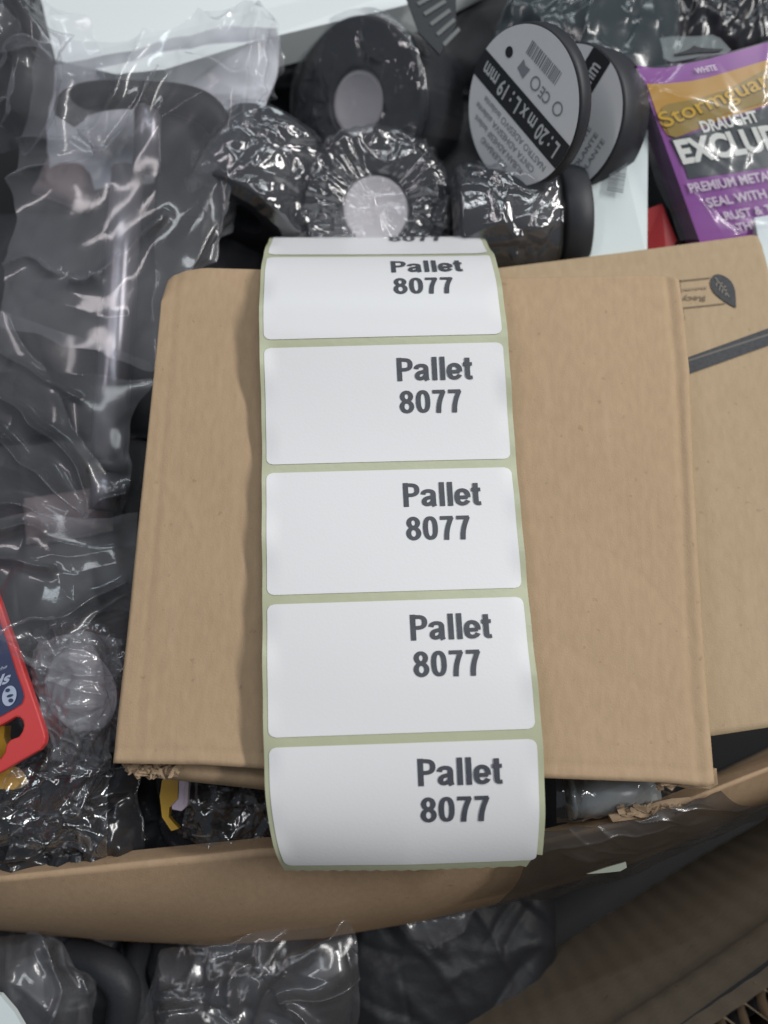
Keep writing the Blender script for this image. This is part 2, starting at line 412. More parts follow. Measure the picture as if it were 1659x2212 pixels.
# carton with printed leaf, underneath
Z2 = .1775
box2 = thing('printed_carton', 'kraft carton with dark leaf emblem and twin black stripes, partly under the plain carton', 'carton')
e2 = ([(560, 638), (1070, 577), (1350, 542), (1600, 508), (1628, 504), (1640, 507)],
      [(620, 1610), (1000, 1606), (1540, 1590), (1659, 1572), (1800, 1552)],
      [(560, 638), (590, 1100), (620, 1610)],
      [(1640, 507), (1650, 530), (1672, 620), (1730, 1000), (1800, 1552)])
def h2(u, v, X, Y): return .0002*smooth_noise(X, Y, 5, .15, 2) - .0004*np.exp(-((v-.035)/.01)**2)
G2 = carton_top('top_panel', e2, Z2, 150, 150, h2, .07, K2, box2)
for sd, ln in (('back', (0, .002)), ('front', (0, 0)), ('left', (0, 0)), ('right', (0, 0))):
    wall('side_panel', skirt(G2, sd), .09, K2, box2, ln)
def q2(pts, lift=.0006): return [P(x, y, Z2 + lift) for x, y in pts]
def c6(x, y): return ((2600 + .2845*x)*.54, (1050 + .2845*y)*.54)
def poly_print(name, pts, mat, parent, lift=.0006, zf=None):
    V = q2(pts, lift); ob(name, V, [tuple(range(len(V)))], mat, parent)
def stroke2(pts, wpx):
    pts = np.asarray(pts, float); t = np.gradient(pts, axis=0); t /= np.linalg.norm(t, axis=1, keepdims=True)
    nrm = np.stack([-t[:, 1], t[:, 0]], 1)*wpx/2
    return np.vstack([pts+nrm, (pts-nrm)[::-1]])
leafp = [c6(*p) for p in [(1212, 638), (1208, 520), (1200, 400), (1175, 320), (1140, 262), (1090, 215), (1030, 182), (960, 162), (900, 176), (862, 225), (850, 290), (862, 350), (890, 405), (940, 458), (1000, 508), (1060, 550), (1130, 596)]]
leaf = ob('leaf_emblem', q2(leafp), [tuple(range(len(leafp)))], M_PRINT, box2)
vv = []; vf = []
for st in ([(915, 210), (985, 300), (1050, 390), (1115, 485)], [(985, 300), (1025, 285)], [(1020, 350), (1070, 335)], [(1050, 390), (1085, 385)],
           [(955, 262), (930, 330)], [(990, 310), (975, 395)], [(1025, 360), (1015, 430)], [(1065, 410), (1062, 470)]):
    s = stroke2([c6(*p) for p in lin(np.array(st, float), max(2, len(st)*2))], 2.4); b0 = len(vv)
    vv += q2([tuple(p) for p in s], .0009); m_ = len(s)//2
    vf += [(b0+i, b0+i+1, b0+2*m_-2-i, b0+2*m_-1-i) for i in range(m_-1)]
ob('leaf_veins', vv, vf, plain('leaf_vein_ink', (.24, .22, .18), .6, .3), leaf)
for pts, wpx in (([(330, 268), (580, 242), (845, 214)], 2.6), ([(440, 640), (760, 608), (1065, 573)], 2.6), ([(466, 645), (468, 720), (486, 805)], 2.4), ([(425, 240), (440, 640)], 1.6)):
    s = stroke2([c6(*p) for p in lin(np.array(pts, float), 8)], wpx)
    V = q2([tuple(p) for p in s]); m_ = len(s)//2
    ob('emblem_line', V, [(i, i+1, 2*m_-2-i, 2*m_-1-i) for i in range(m_-1)], M_PRINT_LT, box2)
V, F = fit_text('Recycle', 0, 1, 0, 1, .01)
ob('lettering', q2([c6(778 - 520*a*1.0, (442 + 100*b) - 0*a + 26*a) for a, b in V]), F, M_PRINT_LT, box2)
rr_ = random.Random(3); V = []; F = []
for k in range(9):
    x0 = 800 - k*42; w_ = rr_.uniform(24, 36); h_ = rr_.uniform(26, 42); b0 = len(V)
    V += q2([c6(x0, 335+k*4), c6(x0-w_, 337+k*4), c6(x0-w_, 337+h_+k*4), c6(x0, 335+h_+k*4)]); F.append((b0, b0+1, b0+2, b0+3))
ob('faded_small_print', V, F, plain('carton_ink_pale', (.33, .245, .165), .65, .3), box2)
for a in ([(480, 1352), (2300, 695), (2300, 790), (480, 1386)], [(480, 1412), (2300, 820), (2300, 935), (480, 1592)]):
    V = q2([c6(*p) for p in a]); ob('stripe', V, [(0, 1, 2, 3)], M_PRINT, box2)
V = q2([c6(480, 1386), c6(2300, 790), c6(2300, 820), c6(480, 1412)]); ob('pale_stripe', V, [(0, 1, 2, 3)], plain('carton_ink_grey', (.14, .135, .125), .6, .3), box2)

# plain carton on top
Z1 = .20
box1 = thing('plain_carton', 'plain kraft carton with frayed front corners carrying the label strip', 'carton')
e1 = ([(350, 600), (356, 588), (370, 580), (395, 574), (440, 570), (565, 570), (800, 578), (1075, 589), (1300, 592), (1440, 592), (1462, 598), (1470, 606)],
      [(243, 1649), (330, 1651), (437, 1652), (565, 1661), (900, 1674), (1170, 1681), (1439, 1691), (1530, 1701), (1546, 1692)],
      [(350, 600), (343, 680), (325, 850), (300, 1100), (275, 1350), (252, 1560), (243, 1649)],
      [(1470, 606), (1480, 680), (1492, 800), (1500, 1000), (1514, 1250), (1530, 1500), (1546, 1692)])
def h1(u, v, X, Y):
    h = .0007*smooth_noise(X, Y, 21, .12, 2) + .0012*np.sin(np.pi*np.clip(u, 0, 1))*np.sin(np.pi*np.clip(v, 0, 1))
    wob = .0015*np.sin(v*9+1)/.23
    h += -.0006*np.exp(-((u-.972+wob*.3)/.006)**2)*np.clip(1.2-v*.75, 0, 1) + .0005*np.exp(-((u-.988)/.006)**2)*np.clip(1.3-v*.6, .4, 1)
    h += -.0002*np.exp(-((u-.035)/.004)**2) + .00012*np.exp(-((u-.05)/.005)**2)
    h += -.0002*np.exp(-((v-.975)/.006)**2)
    h += -.0045*np.clip((.11-v)/.11, 0, 1)**2*np.clip(1-((u-.42)/.45)**2, 0, 1)
    h += -.006*np.clip((.10-u)/.10, 0, 1)**2*np.clip((.06-v)/.06, 0, 1)
    h += .0008*crumple(X, Y, 77, 16, 1, .003, .02)*np.clip((v-.88)/.1, 0, 1) + .00022*crumple(X, Y, 78, 34, 1, .003, .03) + .000015*np.sin(X*2*np.pi/.0042 + 2*np.sin(Y*40))*(1+smooth_noise(X, Y, 9, .05, 2))
    return h
G1 = carton_top('top_panel', e1, Z1, 220, 200, h1, .02, K1, box1)
wall('side_panel', skirt(G1, 'left'), .020, K1, box1, (.0015, 0))
wall('side_panel', skirt(G1, 'right'), .020, K1, box1, (-.001, 0))
wall('back_panel', skirt(G1, 'back'), .020, K1, box1, (0, 0))
wall('base_panel_edge', skirt(G1, 'front')[20:-12] + np.array([0, .018, -.004]), .016, K1, box1)
# base panel
B1 = skirt(G1, 'back').copy(); B1[:, 2] = Z1-.0205; F1 = skirt(G1, 'front').copy(); F1[:, 2] = Z1-.0205
ob('base_panel', np.vstack([B1, F1 + np.array([0, .012, 0])]), grid_faces(len(B1), 2), K1, box1)
# half-open front tuck flap at the left
def slab(name, pts_top, thick, mat, parent, seed=0, jag=0.0):
    pts = np.asarray(pts_top, float); r = np.random.RandomState(seed); n = len(pts)
    pts = pts + r.normal(0, 1, pts.shape)*jag
    V = np.vstack([pts, pts - np.array([0, 0, thick])])
    F = [tuple(range(n)), tuple(range(2*n-1, n-1, -1))] + [(i, (i+1) % n, (i+1) % n + n, i+n) for i in range(n)]
    return ob(name, V, F, mat, parent)
flapU = [(272, 1655), (330, 1662), (380, 1664), (470, 1672), (575, 1684), (640, 1688)]
flapL = [(262, 1652), (275, 1664), (300, 1674), (345, 1682), (400, 1688), (480, 1696), (575, 1707), (640, 1712)]
U = arc_resample([P(x, y, .1905) for x, y in flapU], 40); Lw = arc_resample([P(x, y, .187) for x, y in flapL], 40)
fu = U.copy(); fu[:, 1] += .010; fu[:, 2] -= .002
ob('tuck_flap', np.vstack([fu, U, Lw, Lw - np.array([0, -.001, .0025])]), grid_faces(40, 4), K1, box1, True)
# frayed corner tufts
def tuft(cx, cy, z, n, size, parent, seed):
    r = np.random.RandomState(seed); V = []; F = []
    for k in range(n):
        c = P(cx + r.uniform(-1, 1)*size[0], cy + r.uniform(-1, 1)*size[1], z + r.uniform(-.003, .001))
        a = r.uniform(0, 6.28); l = r.uniform(.0012, .0042); w_ = r.uniform(.0003, .0011)
        d = np.array([math.cos(a), math.sin(a)*.6, r.uniform(-.6, .3)])*l; e = np.array([-math.sin(a), math.cos(a), r.uniform(-.5, .5)])*w_
        b0 = len(V); V += [c-d-e, c-d*.2-e*1.3+[0, 0, .0008], c+d-e*.5, c+d*.8+e*.7, c+e*1.2+[0, 0, .0006], c-d+e]; F.append(tuple(range(b0, b0+6)))
    return ob('frayed_edge', V, F, KT, parent)
tuft(330, 1664, .193, 70, (48, 9), box1, 4)
tuft(1440, 1690, .196, 24, (18, 6), box1, 5)
# lifted corner piece at front right
slab('corner_tab', [P(x, y, z) for x, y, z in [(1447, 1672, .1985), (1452, 1696, .196), (1490, 1704, .194), (1535, 1704, .194), (1551, 1694, .1955), (1548, 1660, .198)]], .0025, K1, box1)

# ------------------------------------------------------------------ label strip
strip = thing('label_strip', 'strip of white pallet labels on yellow-green backing draped over the plain carton', 'label strip')
PITCH, SW, LIFT = .0533, .1040, .0085
S_END, S_TOP = -.0560, .30
ds = .0005
def theta(s):
    """slope angle, positive = falling towards the back"""
    a, b = 3*PITCH, 4*PITCH
    if s > b: return min(1.5, .71 + max(0, s-b-.026)*34)
    if s > a: return -.09 + .80*(s-a)/PITCH
    if s > 2*PITCH: return .0 - .09*((s-2*PITCH)/PITCH)
    if s < .004: return -min(1.0, ((.004-s)*15.5)**1.5)
    return .010*math.sin(s*57.3)
NS = int(S_TOP/ds)
prof = {0: (0.0, 0.0)}
y = z = 0.0
for i in range(1, NS+1):
    t = theta(i*ds); y += ds*math.cos(t); z -= ds*math.sin(t); prof[i] = (y, z)
y = z = 0.0
for i in range(1, int(.08/ds)+1):
    t = theta(-i*ds); y -= ds*math.cos(t); z += ds*math.sin(t); prof[-i] = (y, z)
def strip_pt(s, t, lift=0.0):
    """s along, t across (-.5 .. .5)"""
    k = s/ds; i = math.floor(k); f = k - i
    i = max(min(i, NS-1), -int(.08/ds)); a, b = prof[i], prof[i+1]
    yy = a[0]*(1-f)+b[0]*f; zz = a[1]*(1-f)+b[1]*f; th = theta(s)
    phi = math.radians(1.0 + (.9 if s < .05 else .9*max(0, 1-(s-.05)/.12)))
    cx = .0070 - .045*yy; cy = -.0162*(.51-Z1-LIFT)/.31 + yy
    x = cx + t*SW*math.cos(phi); yv = cy + t*SW*math.sin(phi)
    zv = Z1 + LIFT + zz
    zv += .0011*math.sin(s*38+.7+t*2)*min(1, max(0, (s+.03)/.05)) + .0016*(t*t*4)*math.sin(s*30+1.5)*.5
    e = abs(t)-.44
    if e > 0: zv += .0005*math.sin(s*260+(3 if t > 0 else 0))*e/.06 + .0007*math.sin(s*95+t)*e/.06
    if s < -.01:
        q = (-.01-s)/.046
        if t < 0: x += .0040*q*q*(-t*2); zv -= .004*q*q*(-2*t); yv += .0016*q*(-t)
        else: x -= .0024*q*q*t
    # normal of the profile for stacking paper on liner
    return np.array([x, yv + lift*math.sin(th), zv + lift*math.cos(th)])
NT = 40
ss = np.arange(S_END, S_TOP, .0012)
V = []
for s in ss:
    for k in range(NT+1):
        t = -.5 + k/NT; s2 = s
        if s == ss[0]: s2 = s + .0006*math.sin(k*2.6) + (.0075 if t > .47 else 0)   # torn perforation
        elif s < ss[0]+.0075 and t > .47: s2 = ss[0]+.0075 + (s-ss[0])*.01
        V.append(strip_pt(s2, t))
ob('backing_liner', V, grid_faces(NT+1, len(ss)), M_LINER, strip, True)
def label_mesh(s0, s1, t0=-.480, t1=.480, rad=.0028):
    W, H = (t1-t0)*SW, s1-s0; pts = []
    nu, nv = 44, 26; V = []; F = []
    for j in range(nv+1):
        v = j/nv*H
        e = min(v, H-v); ins = rad - math.sqrt(max(0, rad*rad - max(0, rad-e)**2)) if e < rad else 0
        for i in range(nu+1):
            u = ins + (W-2*ins)*i/nu
            V.append(strip_pt(s0+v, t0 + u/SW, .00025))
    return V, grid_faces(nu+1, nv+1)
def dist_rows(H):  # denser rows near the rounded corners
    return H
gaps = [S_END+.0012, 0, PITCH, 2*PITCH, 3*PITCH, 4*PITCH, 5*PITCH]
LABH = PITCH - .0036
which = ['lowest label, curling over the front edge', 'second label from the bottom', 'third label from the bottom', 'fourth label from the bottom', 'fifth label from the bottom, bending away', 'topmost label, mostly turned out of sight']
for i in range(6):
    g1 = gaps[i+1]; s1 = g1 - .0018; s0 = s1 - LABH
    if i == 0: s0 = max(s0, S_END+.0008)
    # rows clustered at both ends
    W = .96*SW; rad = .0028; nu, nv = 44, 40; V = []; H = s1-s0
    vr = np.unique(np.r_[np.linspace(0, rad, 8), np.linspace(rad, H-rad, 26), np.linspace(H-rad, H, 8)])
    for v in vr:
        e = min(v, H-v); ins = rad - math.sqrt(max(0, rad*rad - (rad-e)**2)) if e < rad else 0
        for k in range(nu+1): V.append(strip_pt(s0+v, (-W/2 + ins + (W-2*ins)*k/nu)/SW - .002, .00028))
    lab = ob('label', V, grid_faces(nu+1, len(vr)), M_LABEL, strip, True)
    lab['label'] = which[i]
    def to_strip(VV, s1=s1, off=0.0):
        return [strip_pt(s1 - (1-b)*LABH, a*.96 - .48 - .002, .0005) for a, b in VV]
    for body, u0, u1, v0, v1 in (('Pallet', .552, .866, .685, .885), ('8077', .556, .815, .405, .605)):
        VV, FF, LL = glyph_text(body, u0, u1, v0, v1)
        ob('lettering', [strip_pt(s1 - (1-b)*LABH, a*.96 - .48 - .002, .0005 + l) for (a, b), l in zip(VV, LL)], FF, M_INK, lab)

# ------------------------------------------------------------------ front carton flap (bowed) and bulk carton wall
top_e = [(-260, 1905), (-60, 1876), (0, 1868), (250, 1842), (570, 1808), (900, 1800), (1180, 1790), (1400, 1735), (1560, 1672), (1659, 1634), (1900, 1540)]
fold_e = [(-260, 1925), (-60, 1900), (0, 1893), (250, 1868), (570, 1832), (900, 1826), (1180, 1812), (1400, 1758), (1560, 1694), (1659, 1655), (1900, 1560)]
bot_e = [(-260, 1990), (-60, 2004), (0, 2010), (220, 2030), (450, 2042), (700, 2026), (900, 1992), (1100, 1945), (1350, 1870), (1520, 1800), (1659, 1728), (1900, 1610)]
nb = 160
A = arc_resample([P(x, y, .158) for x, y in top_e], nb); Bf = arc_resample([P(x, y, .168) for x, y in fold_e], nb)
Cb = arc_resample([P(x, y, .105) for x, y in bot_e], nb)
M1 = Bf*.97 + Cb*.03; M1[:, 2] += .001
rows = []
for k in np.linspace(0, 1, 6): rows.append(A*(1-k) + Bf*k + np.array([0, 0, .003])*math.sin(k*1.57))
base = rows[-1]
for k in np.linspace(.05, 1, 18):
    q = base*(1-k) + Cb*k; q = q + np.array([0, -.004, .006])*math.sin(math.pi*k); rows.append(q)
Gf = np.array(rows); X, Y = uvm(Gf)
Gf[..., 2] += .0014*smooth_noise(X, Y, 31, .11, 2) + crumple(X, Y, 33, 14, .0007, .004, .03)
flap = thing('bulk_carton_flap', 'bowed kraft carton flap running across the bottom, below the strip end', 'carton flap')
ob('panel', Gf.reshape(-1, 3), grid_faces(nb, len(rows)), K3, flap, True)
lower = np.array([Cb*(1) + np.array([0, .002*k, -.025*k]) for k in (0, 1, 2.6)])
ob('lower_panel', lower.reshape(-1, 3), grid_faces(nb, 3), K3, flap, True)

# bulk carton wall, lower right
wallc = thing('bulk_carton', 'heavy corrugated carton wall with exposed flutes in the lower right corner', 'carton')
R0, R1 = P(1542, 2212, .215), P(1659, 2126, .215); dR = unit(R1-R0); dR[2] = 0
B0, B1_ = P(880, 2212, .06), P(1659, 1752, .06)
def wp(a, k):
    """a metres along the rim, k 0 rim .. 1 foot"""
    top = R0 + dR*a; bt = B0 + unit(B1_-B0)*(a*1.0 + .12)
    return top*(1-k) + bt*k
dOut = unit(np.cross(dR, [0, 0, 1])); dOut = -dOut if dOut[1] > 0 else dOut
na = 1100; al = np.linspace(-.35, .45, na); rows = []
for k in np.r_[np.linspace(0, .30, 8), np.linspace(.34, 1, 14)]:
    row = np.array([wp(a, k) for a in al])
    row += dOut[None]*(.00012*np.sin(al*2*math.pi/.0105) + .0012*np.sin(al*30+k*3))[:, None]
    if k > .27: row += dOut*.0035*min(1, (k-.27)/.06)
    rows.append(row)
ob('inner_liner', np.array(rows).reshape(-1, 3), grid_faces(na, len(rows)), KD, wallc, True)
out = unit(np.cross(dR, [0, 0, 1]));
if out[1] > 0: out = -out
rim = np.array([wp(a, 0) for a in al]); TH = .011
o2 = rim + out*TH
ob('outer_liner', np.vstack([o2, o2 + out*.0012, o2 + out*.0012 - [0, 0, .15]]), grid_faces(na, 3), KD, wallc, True)
nf = 1400; af = np.linspace(-.35, .45, nf); tri = np.abs(((af/.0085) % 1)*2-1)
r = np.random.RandomState(2)
off = (.0006 + tri*(TH-.0012))
rimf = np.array([wp(a, 0) for a in af]) + out[None]*off[:, None]; rimf[:, 2] += .0006*np.sin(af*900) + r.normal(0, .0003, nf)
ob('corrugated_core', np.vstack([rimf, rimf - [0, 0, .009]]), grid_faces(nf, 2), plain('flute_paper', (.40, .31, .22), .8, .2, .15, 200), wallc)
ob('core_dark_sheet', np.vstack([o2 - [0, 0, .012], rim - [0, 0, .012]]), grid_faces(na, 2), M_FLOOR, wallc)  # dark sheet closing the hollows below the flutes

# ------------------------------------------------------------------ white panel at the back left
def panel(name, pts, thick, mat, label, cat):
    o = slab(name, [P(*p) for p in pts], thick, mat, None); return tag(o, label, cat)
panel('white_packing_board', [(60, -120, .17), (1150, -120, .17), (905, 0, .172), (872, 12, .172), (560, 86, .175), (355, 150, .175), (250, 160, .175), (120, 130, .17)], .02, M_BOARD, 'smooth white panel at the back behind the clear bag', 'panel')

# ------------------------------------------------------------------ pouches, rolls and other goods
def pouch(name, cx, cy, z, rx, ry, h, rot, mat, seed, label, cat='bag', group=None, amp=.0025, nn=70, parent=None):
    c = P(cx, cy, z); n1, n2 = 90, 60; V = []
    u = np.linspace(-1, 1, n1); v = np.linspace(-1, 1, n2); U, W = np.meshgrid(u, v)
    e = np.clip(1-np.abs(U)**3.2, 0, 1)**.6 * np.clip(1-np.abs(W)**3.2, 0, 1)**.6
    X, Y = U*rx, W*ry
    hh = h*e + crumple(X, Y, seed, nn, amp, .005, rx*.6) + crumple(X, Y, seed+1, nn, amp*.4, .002, rx*.3)
    ed = 1 + .05*smooth_noise(U, W, seed, 1.2, 2)
    c1, s1 = math.cos(rot), math.sin(rot)
    XX = (X*c1 - Y*s1)*ed; YY = (X*s1 + Y*c1)*ed
    T = np.stack([c[0]+XX, c[1]+YY, c[2]+hh], 2).reshape(-1, 3)
    Bm = np.stack([c[0]+XX*.97, c[1]+YY*.97, c[2]-h*.6*e-.002], 2).reshape(-1, 3)
    F = grid_faces(n1, n2) + grid_faces(n1, n2, n1*n2)
    ring = [i for i in range(n1)] + [j*n1+n1-1 for j in range(1, n2)] + [(n2-1)*n1+i for i in range(n1-2, -1, -1)] + [j*n1 for j in range(n2-2, 0, -1)]
    o_ = n1*n2
    F += [(ring[i], ring[(i+1) % len(ring)], ring[(i+1) % len(ring)]+o_, ring[i]+o_) for i in range(len(ring))]
    o = ob(name, np.vstack([T, Bm]), F, mat, parent, True)
    if label: tag(o, label, cat, group)
    return o

def facing(cx, cy, z, minor_deg, tilt_deg):
    """frame of a disc seen at (cx,cy): tilted by tilt away from the line of sight towards image direction minor_deg (0 right, 90 up)"""
    c = P(cx, cy, z); to = unit(CAM - c)
    R = np.array([1, 0, 0]); Uc = np.array([0, _c, _s])
    m = R*math.cos(math.radians(minor_deg)) + Uc*math.sin(math.radians(minor_deg)); m = unit(m - to*np.dot(m, to))
    t = math.radians(tilt_deg); n = unit(to*math.cos(t) + m*math.sin(t))
    return c, n
def tape_roll(name, cx, cy, z, minor, tilt, R, r, width, label, seed, core=True, disc=False, wrinkle=.0014, group=None, wrapmat=None, turns=46):
    t = thing(name, label, 'tape roll', group)
    c, n = facing(cx, cy, z, minor, tilt)
    # text direction on discs: towards upper left in the picture
    xd = unit(PP(cx-60, cy-70, c, n) - c)
    ax = frame_of(n, xd)
    V, F = lathe([(r, -width), (R-.001, -width), (R, -width+.001), (R, -.001), (R-.001, 0)] + [(R-.001-(R-.002-r)*q/22, -.00025*(q % 2)) for q in range(1, 22)] + [(r+.0012, 0), (r, -.0008), (r, -width)], c, ax, 72)
    ob('tape_winding', V, F, M_BLACK, t, True)
    if core:
        V, F = lathe([(r, -.004), (r-.0015, -.002), (r-.003, -.003), (0.0005, -.0026)], c, ax, 48)
        V.append(c - n*.0026); F.append(tuple(range(3*48, 4*48)))
        ob('core', V, F, M_CORE, t, True)
    if wrapmat is not None:
        r_ = np.random.RandomState(seed); nr, na_ = 76, 380; V = []
        ph = r_.uniform(0, 6.28, 8); fr = r_.randint(7, turns, 8)
        rad = np.r_[np.linspace(.001, R, 64), np.full(12, R+.0012)]
        dep = np.r_[np.zeros(64), np.linspace(0, -width*1.0, 12)]
        A_ = np.linspace(0, 2*np.pi, na_, endpoint=False)
        XX = rad[:, None]*np.cos(A_)[None]; YY = rad[:, None]*np.sin(A_)[None]
        pl = sum(np.abs(np.sin(A_*fr[k]/2 + ph[k] + np.linspace(0, 2, nr)[:, None]*r_.uniform(-1, 1))) for k in range(5))/5
        env = np.clip((rad - r*.75)/(r*.6), 0.30, 1)[:, None]
        H = .0012 + wrinkle*1.0*pl*env + (crumple(XX, YY, seed+5, 90, wrinkle*1.3, .0026, .014) + crumple(XX, YY, seed+6, 90, wrinkle*.6, .0018, .008))*env
        for i in range(nr):
            for k in range(na_):
                d = np.array([math.cos(A_[k]), math.sin(A_[k])])
                if i < 64: p = c + ax[0]*rad[i]*d[0] + ax[1]*rad[i]*d[1] + n*max(.0006, H[i, k])
                else:
                    q = rad[i] + max(.0002, H[i, k]*.8); p = c + ax[0]*q*d[0] + ax[1]*q*d[1] + n*(dep[i]+.0012*(1-(i-64)/12))
                V.append(p)
        ob('film_wrap', V, grid_faces(na_, nr, 0, True), wrapmat, t, True)
    return t, c, ax

# roll with open pale core, at the back
tape_roll('tape_roll', 768, 222, .158, 165, 34, .0405, .0168, .05, 'black tape roll with oval pale core, above the top end of the strip', 3, wrapmat=M_WRAP, wrinkle=.0007, turns=20)
tape_roll('tape_roll', 812, 452, .169, 80, 9, .0355, .0172, .040, 'film-wrapped black tape roll with pale core, touching the top of the strip', 9, wrapmat=M_WRAP, wrinkle=.0019)
# lower left, by the red hanger
tape_roll('tape_roll', 166, 1496, .152, 205, 40, .031, .0200, .035, 'film-wrapped tape roll with big milky core beside the red hang card', 15, wrapmat=M_WRAP, wrinkle=.002)

def disc_label(t, c, ax, R, rot=0, texts=True):
    x, y, n = ax
    a0 = [2*math.pi*k/72 for k in range(72)]
    ring = [c + x*R*math.cos(a) + y*R*math.sin(a) + n*.0006 for a in a0]
    d = ob('paper_disc', ring, [tuple(range(72))], M_DISC, t)
    def put(VV, lift): return [c + x*a + y*b + n*(.0006+lift) for a, b in VV]
    # dark band
    h = .0062
    xs = np.linspace(-1, 1, 20); up = [(R*math.sqrt(1-(h/R)**2)*q, h) for q in xs]; dn = [(R*math.sqrt(1-(h/R)**2)*q, -h) for q in xs[::-1]]
    band = [(R*math.cos(a), R*math.sin(a)) for a in np.linspace(-math.asin(h/R), math.asin(h/R), 8)] + [(R*math.cos(a), R*math.sin(a)) for a in np.linspace(math.pi-math.asin(h/R), math.pi+math.asin(h/R), 8)]
    ob('band', put(band, .0002), [tuple(range(16))], M_DISCINK, d)
    VV, FF = fit_text('L : 20 m x L : 19 mm', -R*.86, R*.86, -.0036, .0040, .022)
    ob('lettering', put(VV, .0004), FF, M_WHITETXT, d)
    if texts:
        for body, u, v0, hh in (('CINTA ADHESIVA', .66, -.0118+.0 , .0028),):
            pass
        for body, u0, u1, v0 in (('NASTRO ADESIVO isolante', -.84, .62, .0088), ('CINTA ADHESIVA aislante', -.70, .70, .0138), ('RUBAN ADHESIF isolant', -.55, .62, .0188), ('ISOLIERBAND', -.28, .34, .0238)):
            VV, FF = fit_text(body, u0*R, u1*R, v0, v0+.0031, .012)
            ob('lettering', put(VV, .0002), FF, M_GREYINK, d)
        # hole, marks and barcode on the other half
        ob('hole', put([(R*.60+.0023*math.cos(a), -.0135+.0023*math.sin(a)) for a in np.linspace(0, 6.28, 20, endpoint=False)], .0002), [tuple(range(20))], M_DISCINK, d)
        ob('flag_mark', put([(R*.36, -.0115), (R*.20, -.0100), (R*.16, -.0155), (R*.26, -.0150), (R*.33, -.0165)], .0002), [(0, 1, 2, 3, 4)], M_GREYINK, d)
        VV, FF = fit_text('CE', -R*.34, -R*.14, -.0150, -.0100, .02)
        ob('lettering', put(VV, .0002), FF, M_GREYINK, d)
        V = []; F = []
        for cx_ in (R*-.02, R*-.52):
            for k in range(24):
                a, b = 2*math.pi*k/24, 2*math.pi*(k+1)/24
                b0 = len(V); V += put([(cx_+.0030*math.cos(a), -.0130+.0030*math.sin(a)), (cx_+.0030*math.cos(b), -.0130+.0030*math.sin(b)), (cx_+.0022*math.cos(b), -.0130+.0022*math.sin(b)), (cx_+.0022*math.cos(a), -.0130+.0022*math.sin(a))], .0002); F.append((b0, b0+1, b0+2, b0+3))
        ob('approval_marks', V, F, M_GREYINK, d)
        V = []; F = []; rb = random.Random(8); xx = -R*.30
        while xx < R*.34:
            w_ = rb.choice([.0003, .0005, .0008]); b0 = len(V)
            V += put([(xx, -.0190), (xx+w_, -.0190), (xx+w_, -.0250), (xx, -.0250)], .0002); F.append((b0, b0+1, b0+2, b0+3)); xx += w_ + rb.choice([.0004, .0007])
        ob('barcode', V, F, M_GREYINK, d)
    else:
        for k in range(4):
            VV, FF = fit_text('ISOLANTE', -.45*R, .2*R, -.0118-.005*k, -.0092-.005*k, .01)
            ob('lettering', put(VV, .0002), FF, M_GREYINK, d)
    return d
tC, cC, aC = tape_roll('tape_roll', 1126, 234, .204, 187, 41, .0340, .010, .008, 'tape roll lying face up with a clean white printed disc label', 21, core=False, wrapmat=None)
disc_label(tC, cC, aC, .0332)
# film over it
tD, cD, aD = tape_roll('tape_roll', 1216, 262, .186, 170, 36, .034, .010, .022, 'tape roll whose white label peeks out behind the disc-labelled roll', 22, core=False, wrapmat=None)
def rot_axes(ax, deg):
    a = math.radians(deg); x, y, n = ax; return (x*math.cos(a)+y*math.sin(a), -x*math.sin(a)+y*math.cos(a), n)
disc_label(tD, cD, rot_axes(aD, -85), .0328, texts=False)

# wrapped stack lying on its side below the labelled roll
def wrapped_cylinder(name, p0, p1, R, label, seed, wrap=True):
    t = thing(name, label, 'tape roll'); a, b = np.asarray(p0), np.asarray(p1); n = unit(b-a); ax = frame_of(n, [0, 0, 1]); L = np.linalg.norm(b-a)
    V, F = lathe([(.012, 0), (R-.001, 0), (R, .001), (R, L-.001), (R-.001, L), (.012, L), (.012, 0)], a, ax, 64); ob('tape_winding', V, F, M_BLACK, t, True)
    if wrap:
        na_, nr = 200, 60; A_ = np.linspace(0, 2*np.pi, na_, endpoint=False); hh = np.linspace(-.004, L+.004, nr)
        XX, YY = np.meshgrid(A_*R, hh); H = .0012 + np.abs(crumple(XX, YY, seed, 130, .0026, .003, .02)) + .0008*smooth_noise(XX, YY, seed, .02, 2)
        V = [a + n*hh[i] + (ax[0]*math.cos(A_[k]) + ax[1]*math.sin(A_[k]))*(R + max(.0003, H[i, k]) - (.006*(max(0, -hh[i])/.004) + .006*max(0, hh[i]-L)/.004)) for i in range(nr) for k in range(na_)]
        ob('film_wrap', V, grid_faces(na_, nr, 0, True), M_WRAP, t, True)
    return t
wrapped_cylinder('tape_roll', P(985, 492, .158), P(1185, 482, .158), .027, 'crinkly film-wrapped stack of black tape under the disc-labelled roll', 41)
wrapped_cylinder('tape_roll', P(1196, 480, .160), P(1250, 475, .160), .027, 'bare black roll end beside the white barcode paper', 42, wrap=False)
wrapped_cylinder('tape_roll', P(520, 470, .160), P(600, 320, .160), .030, 'silvery film-wrapped tape roll between the clear bag and the pale cores', 43)

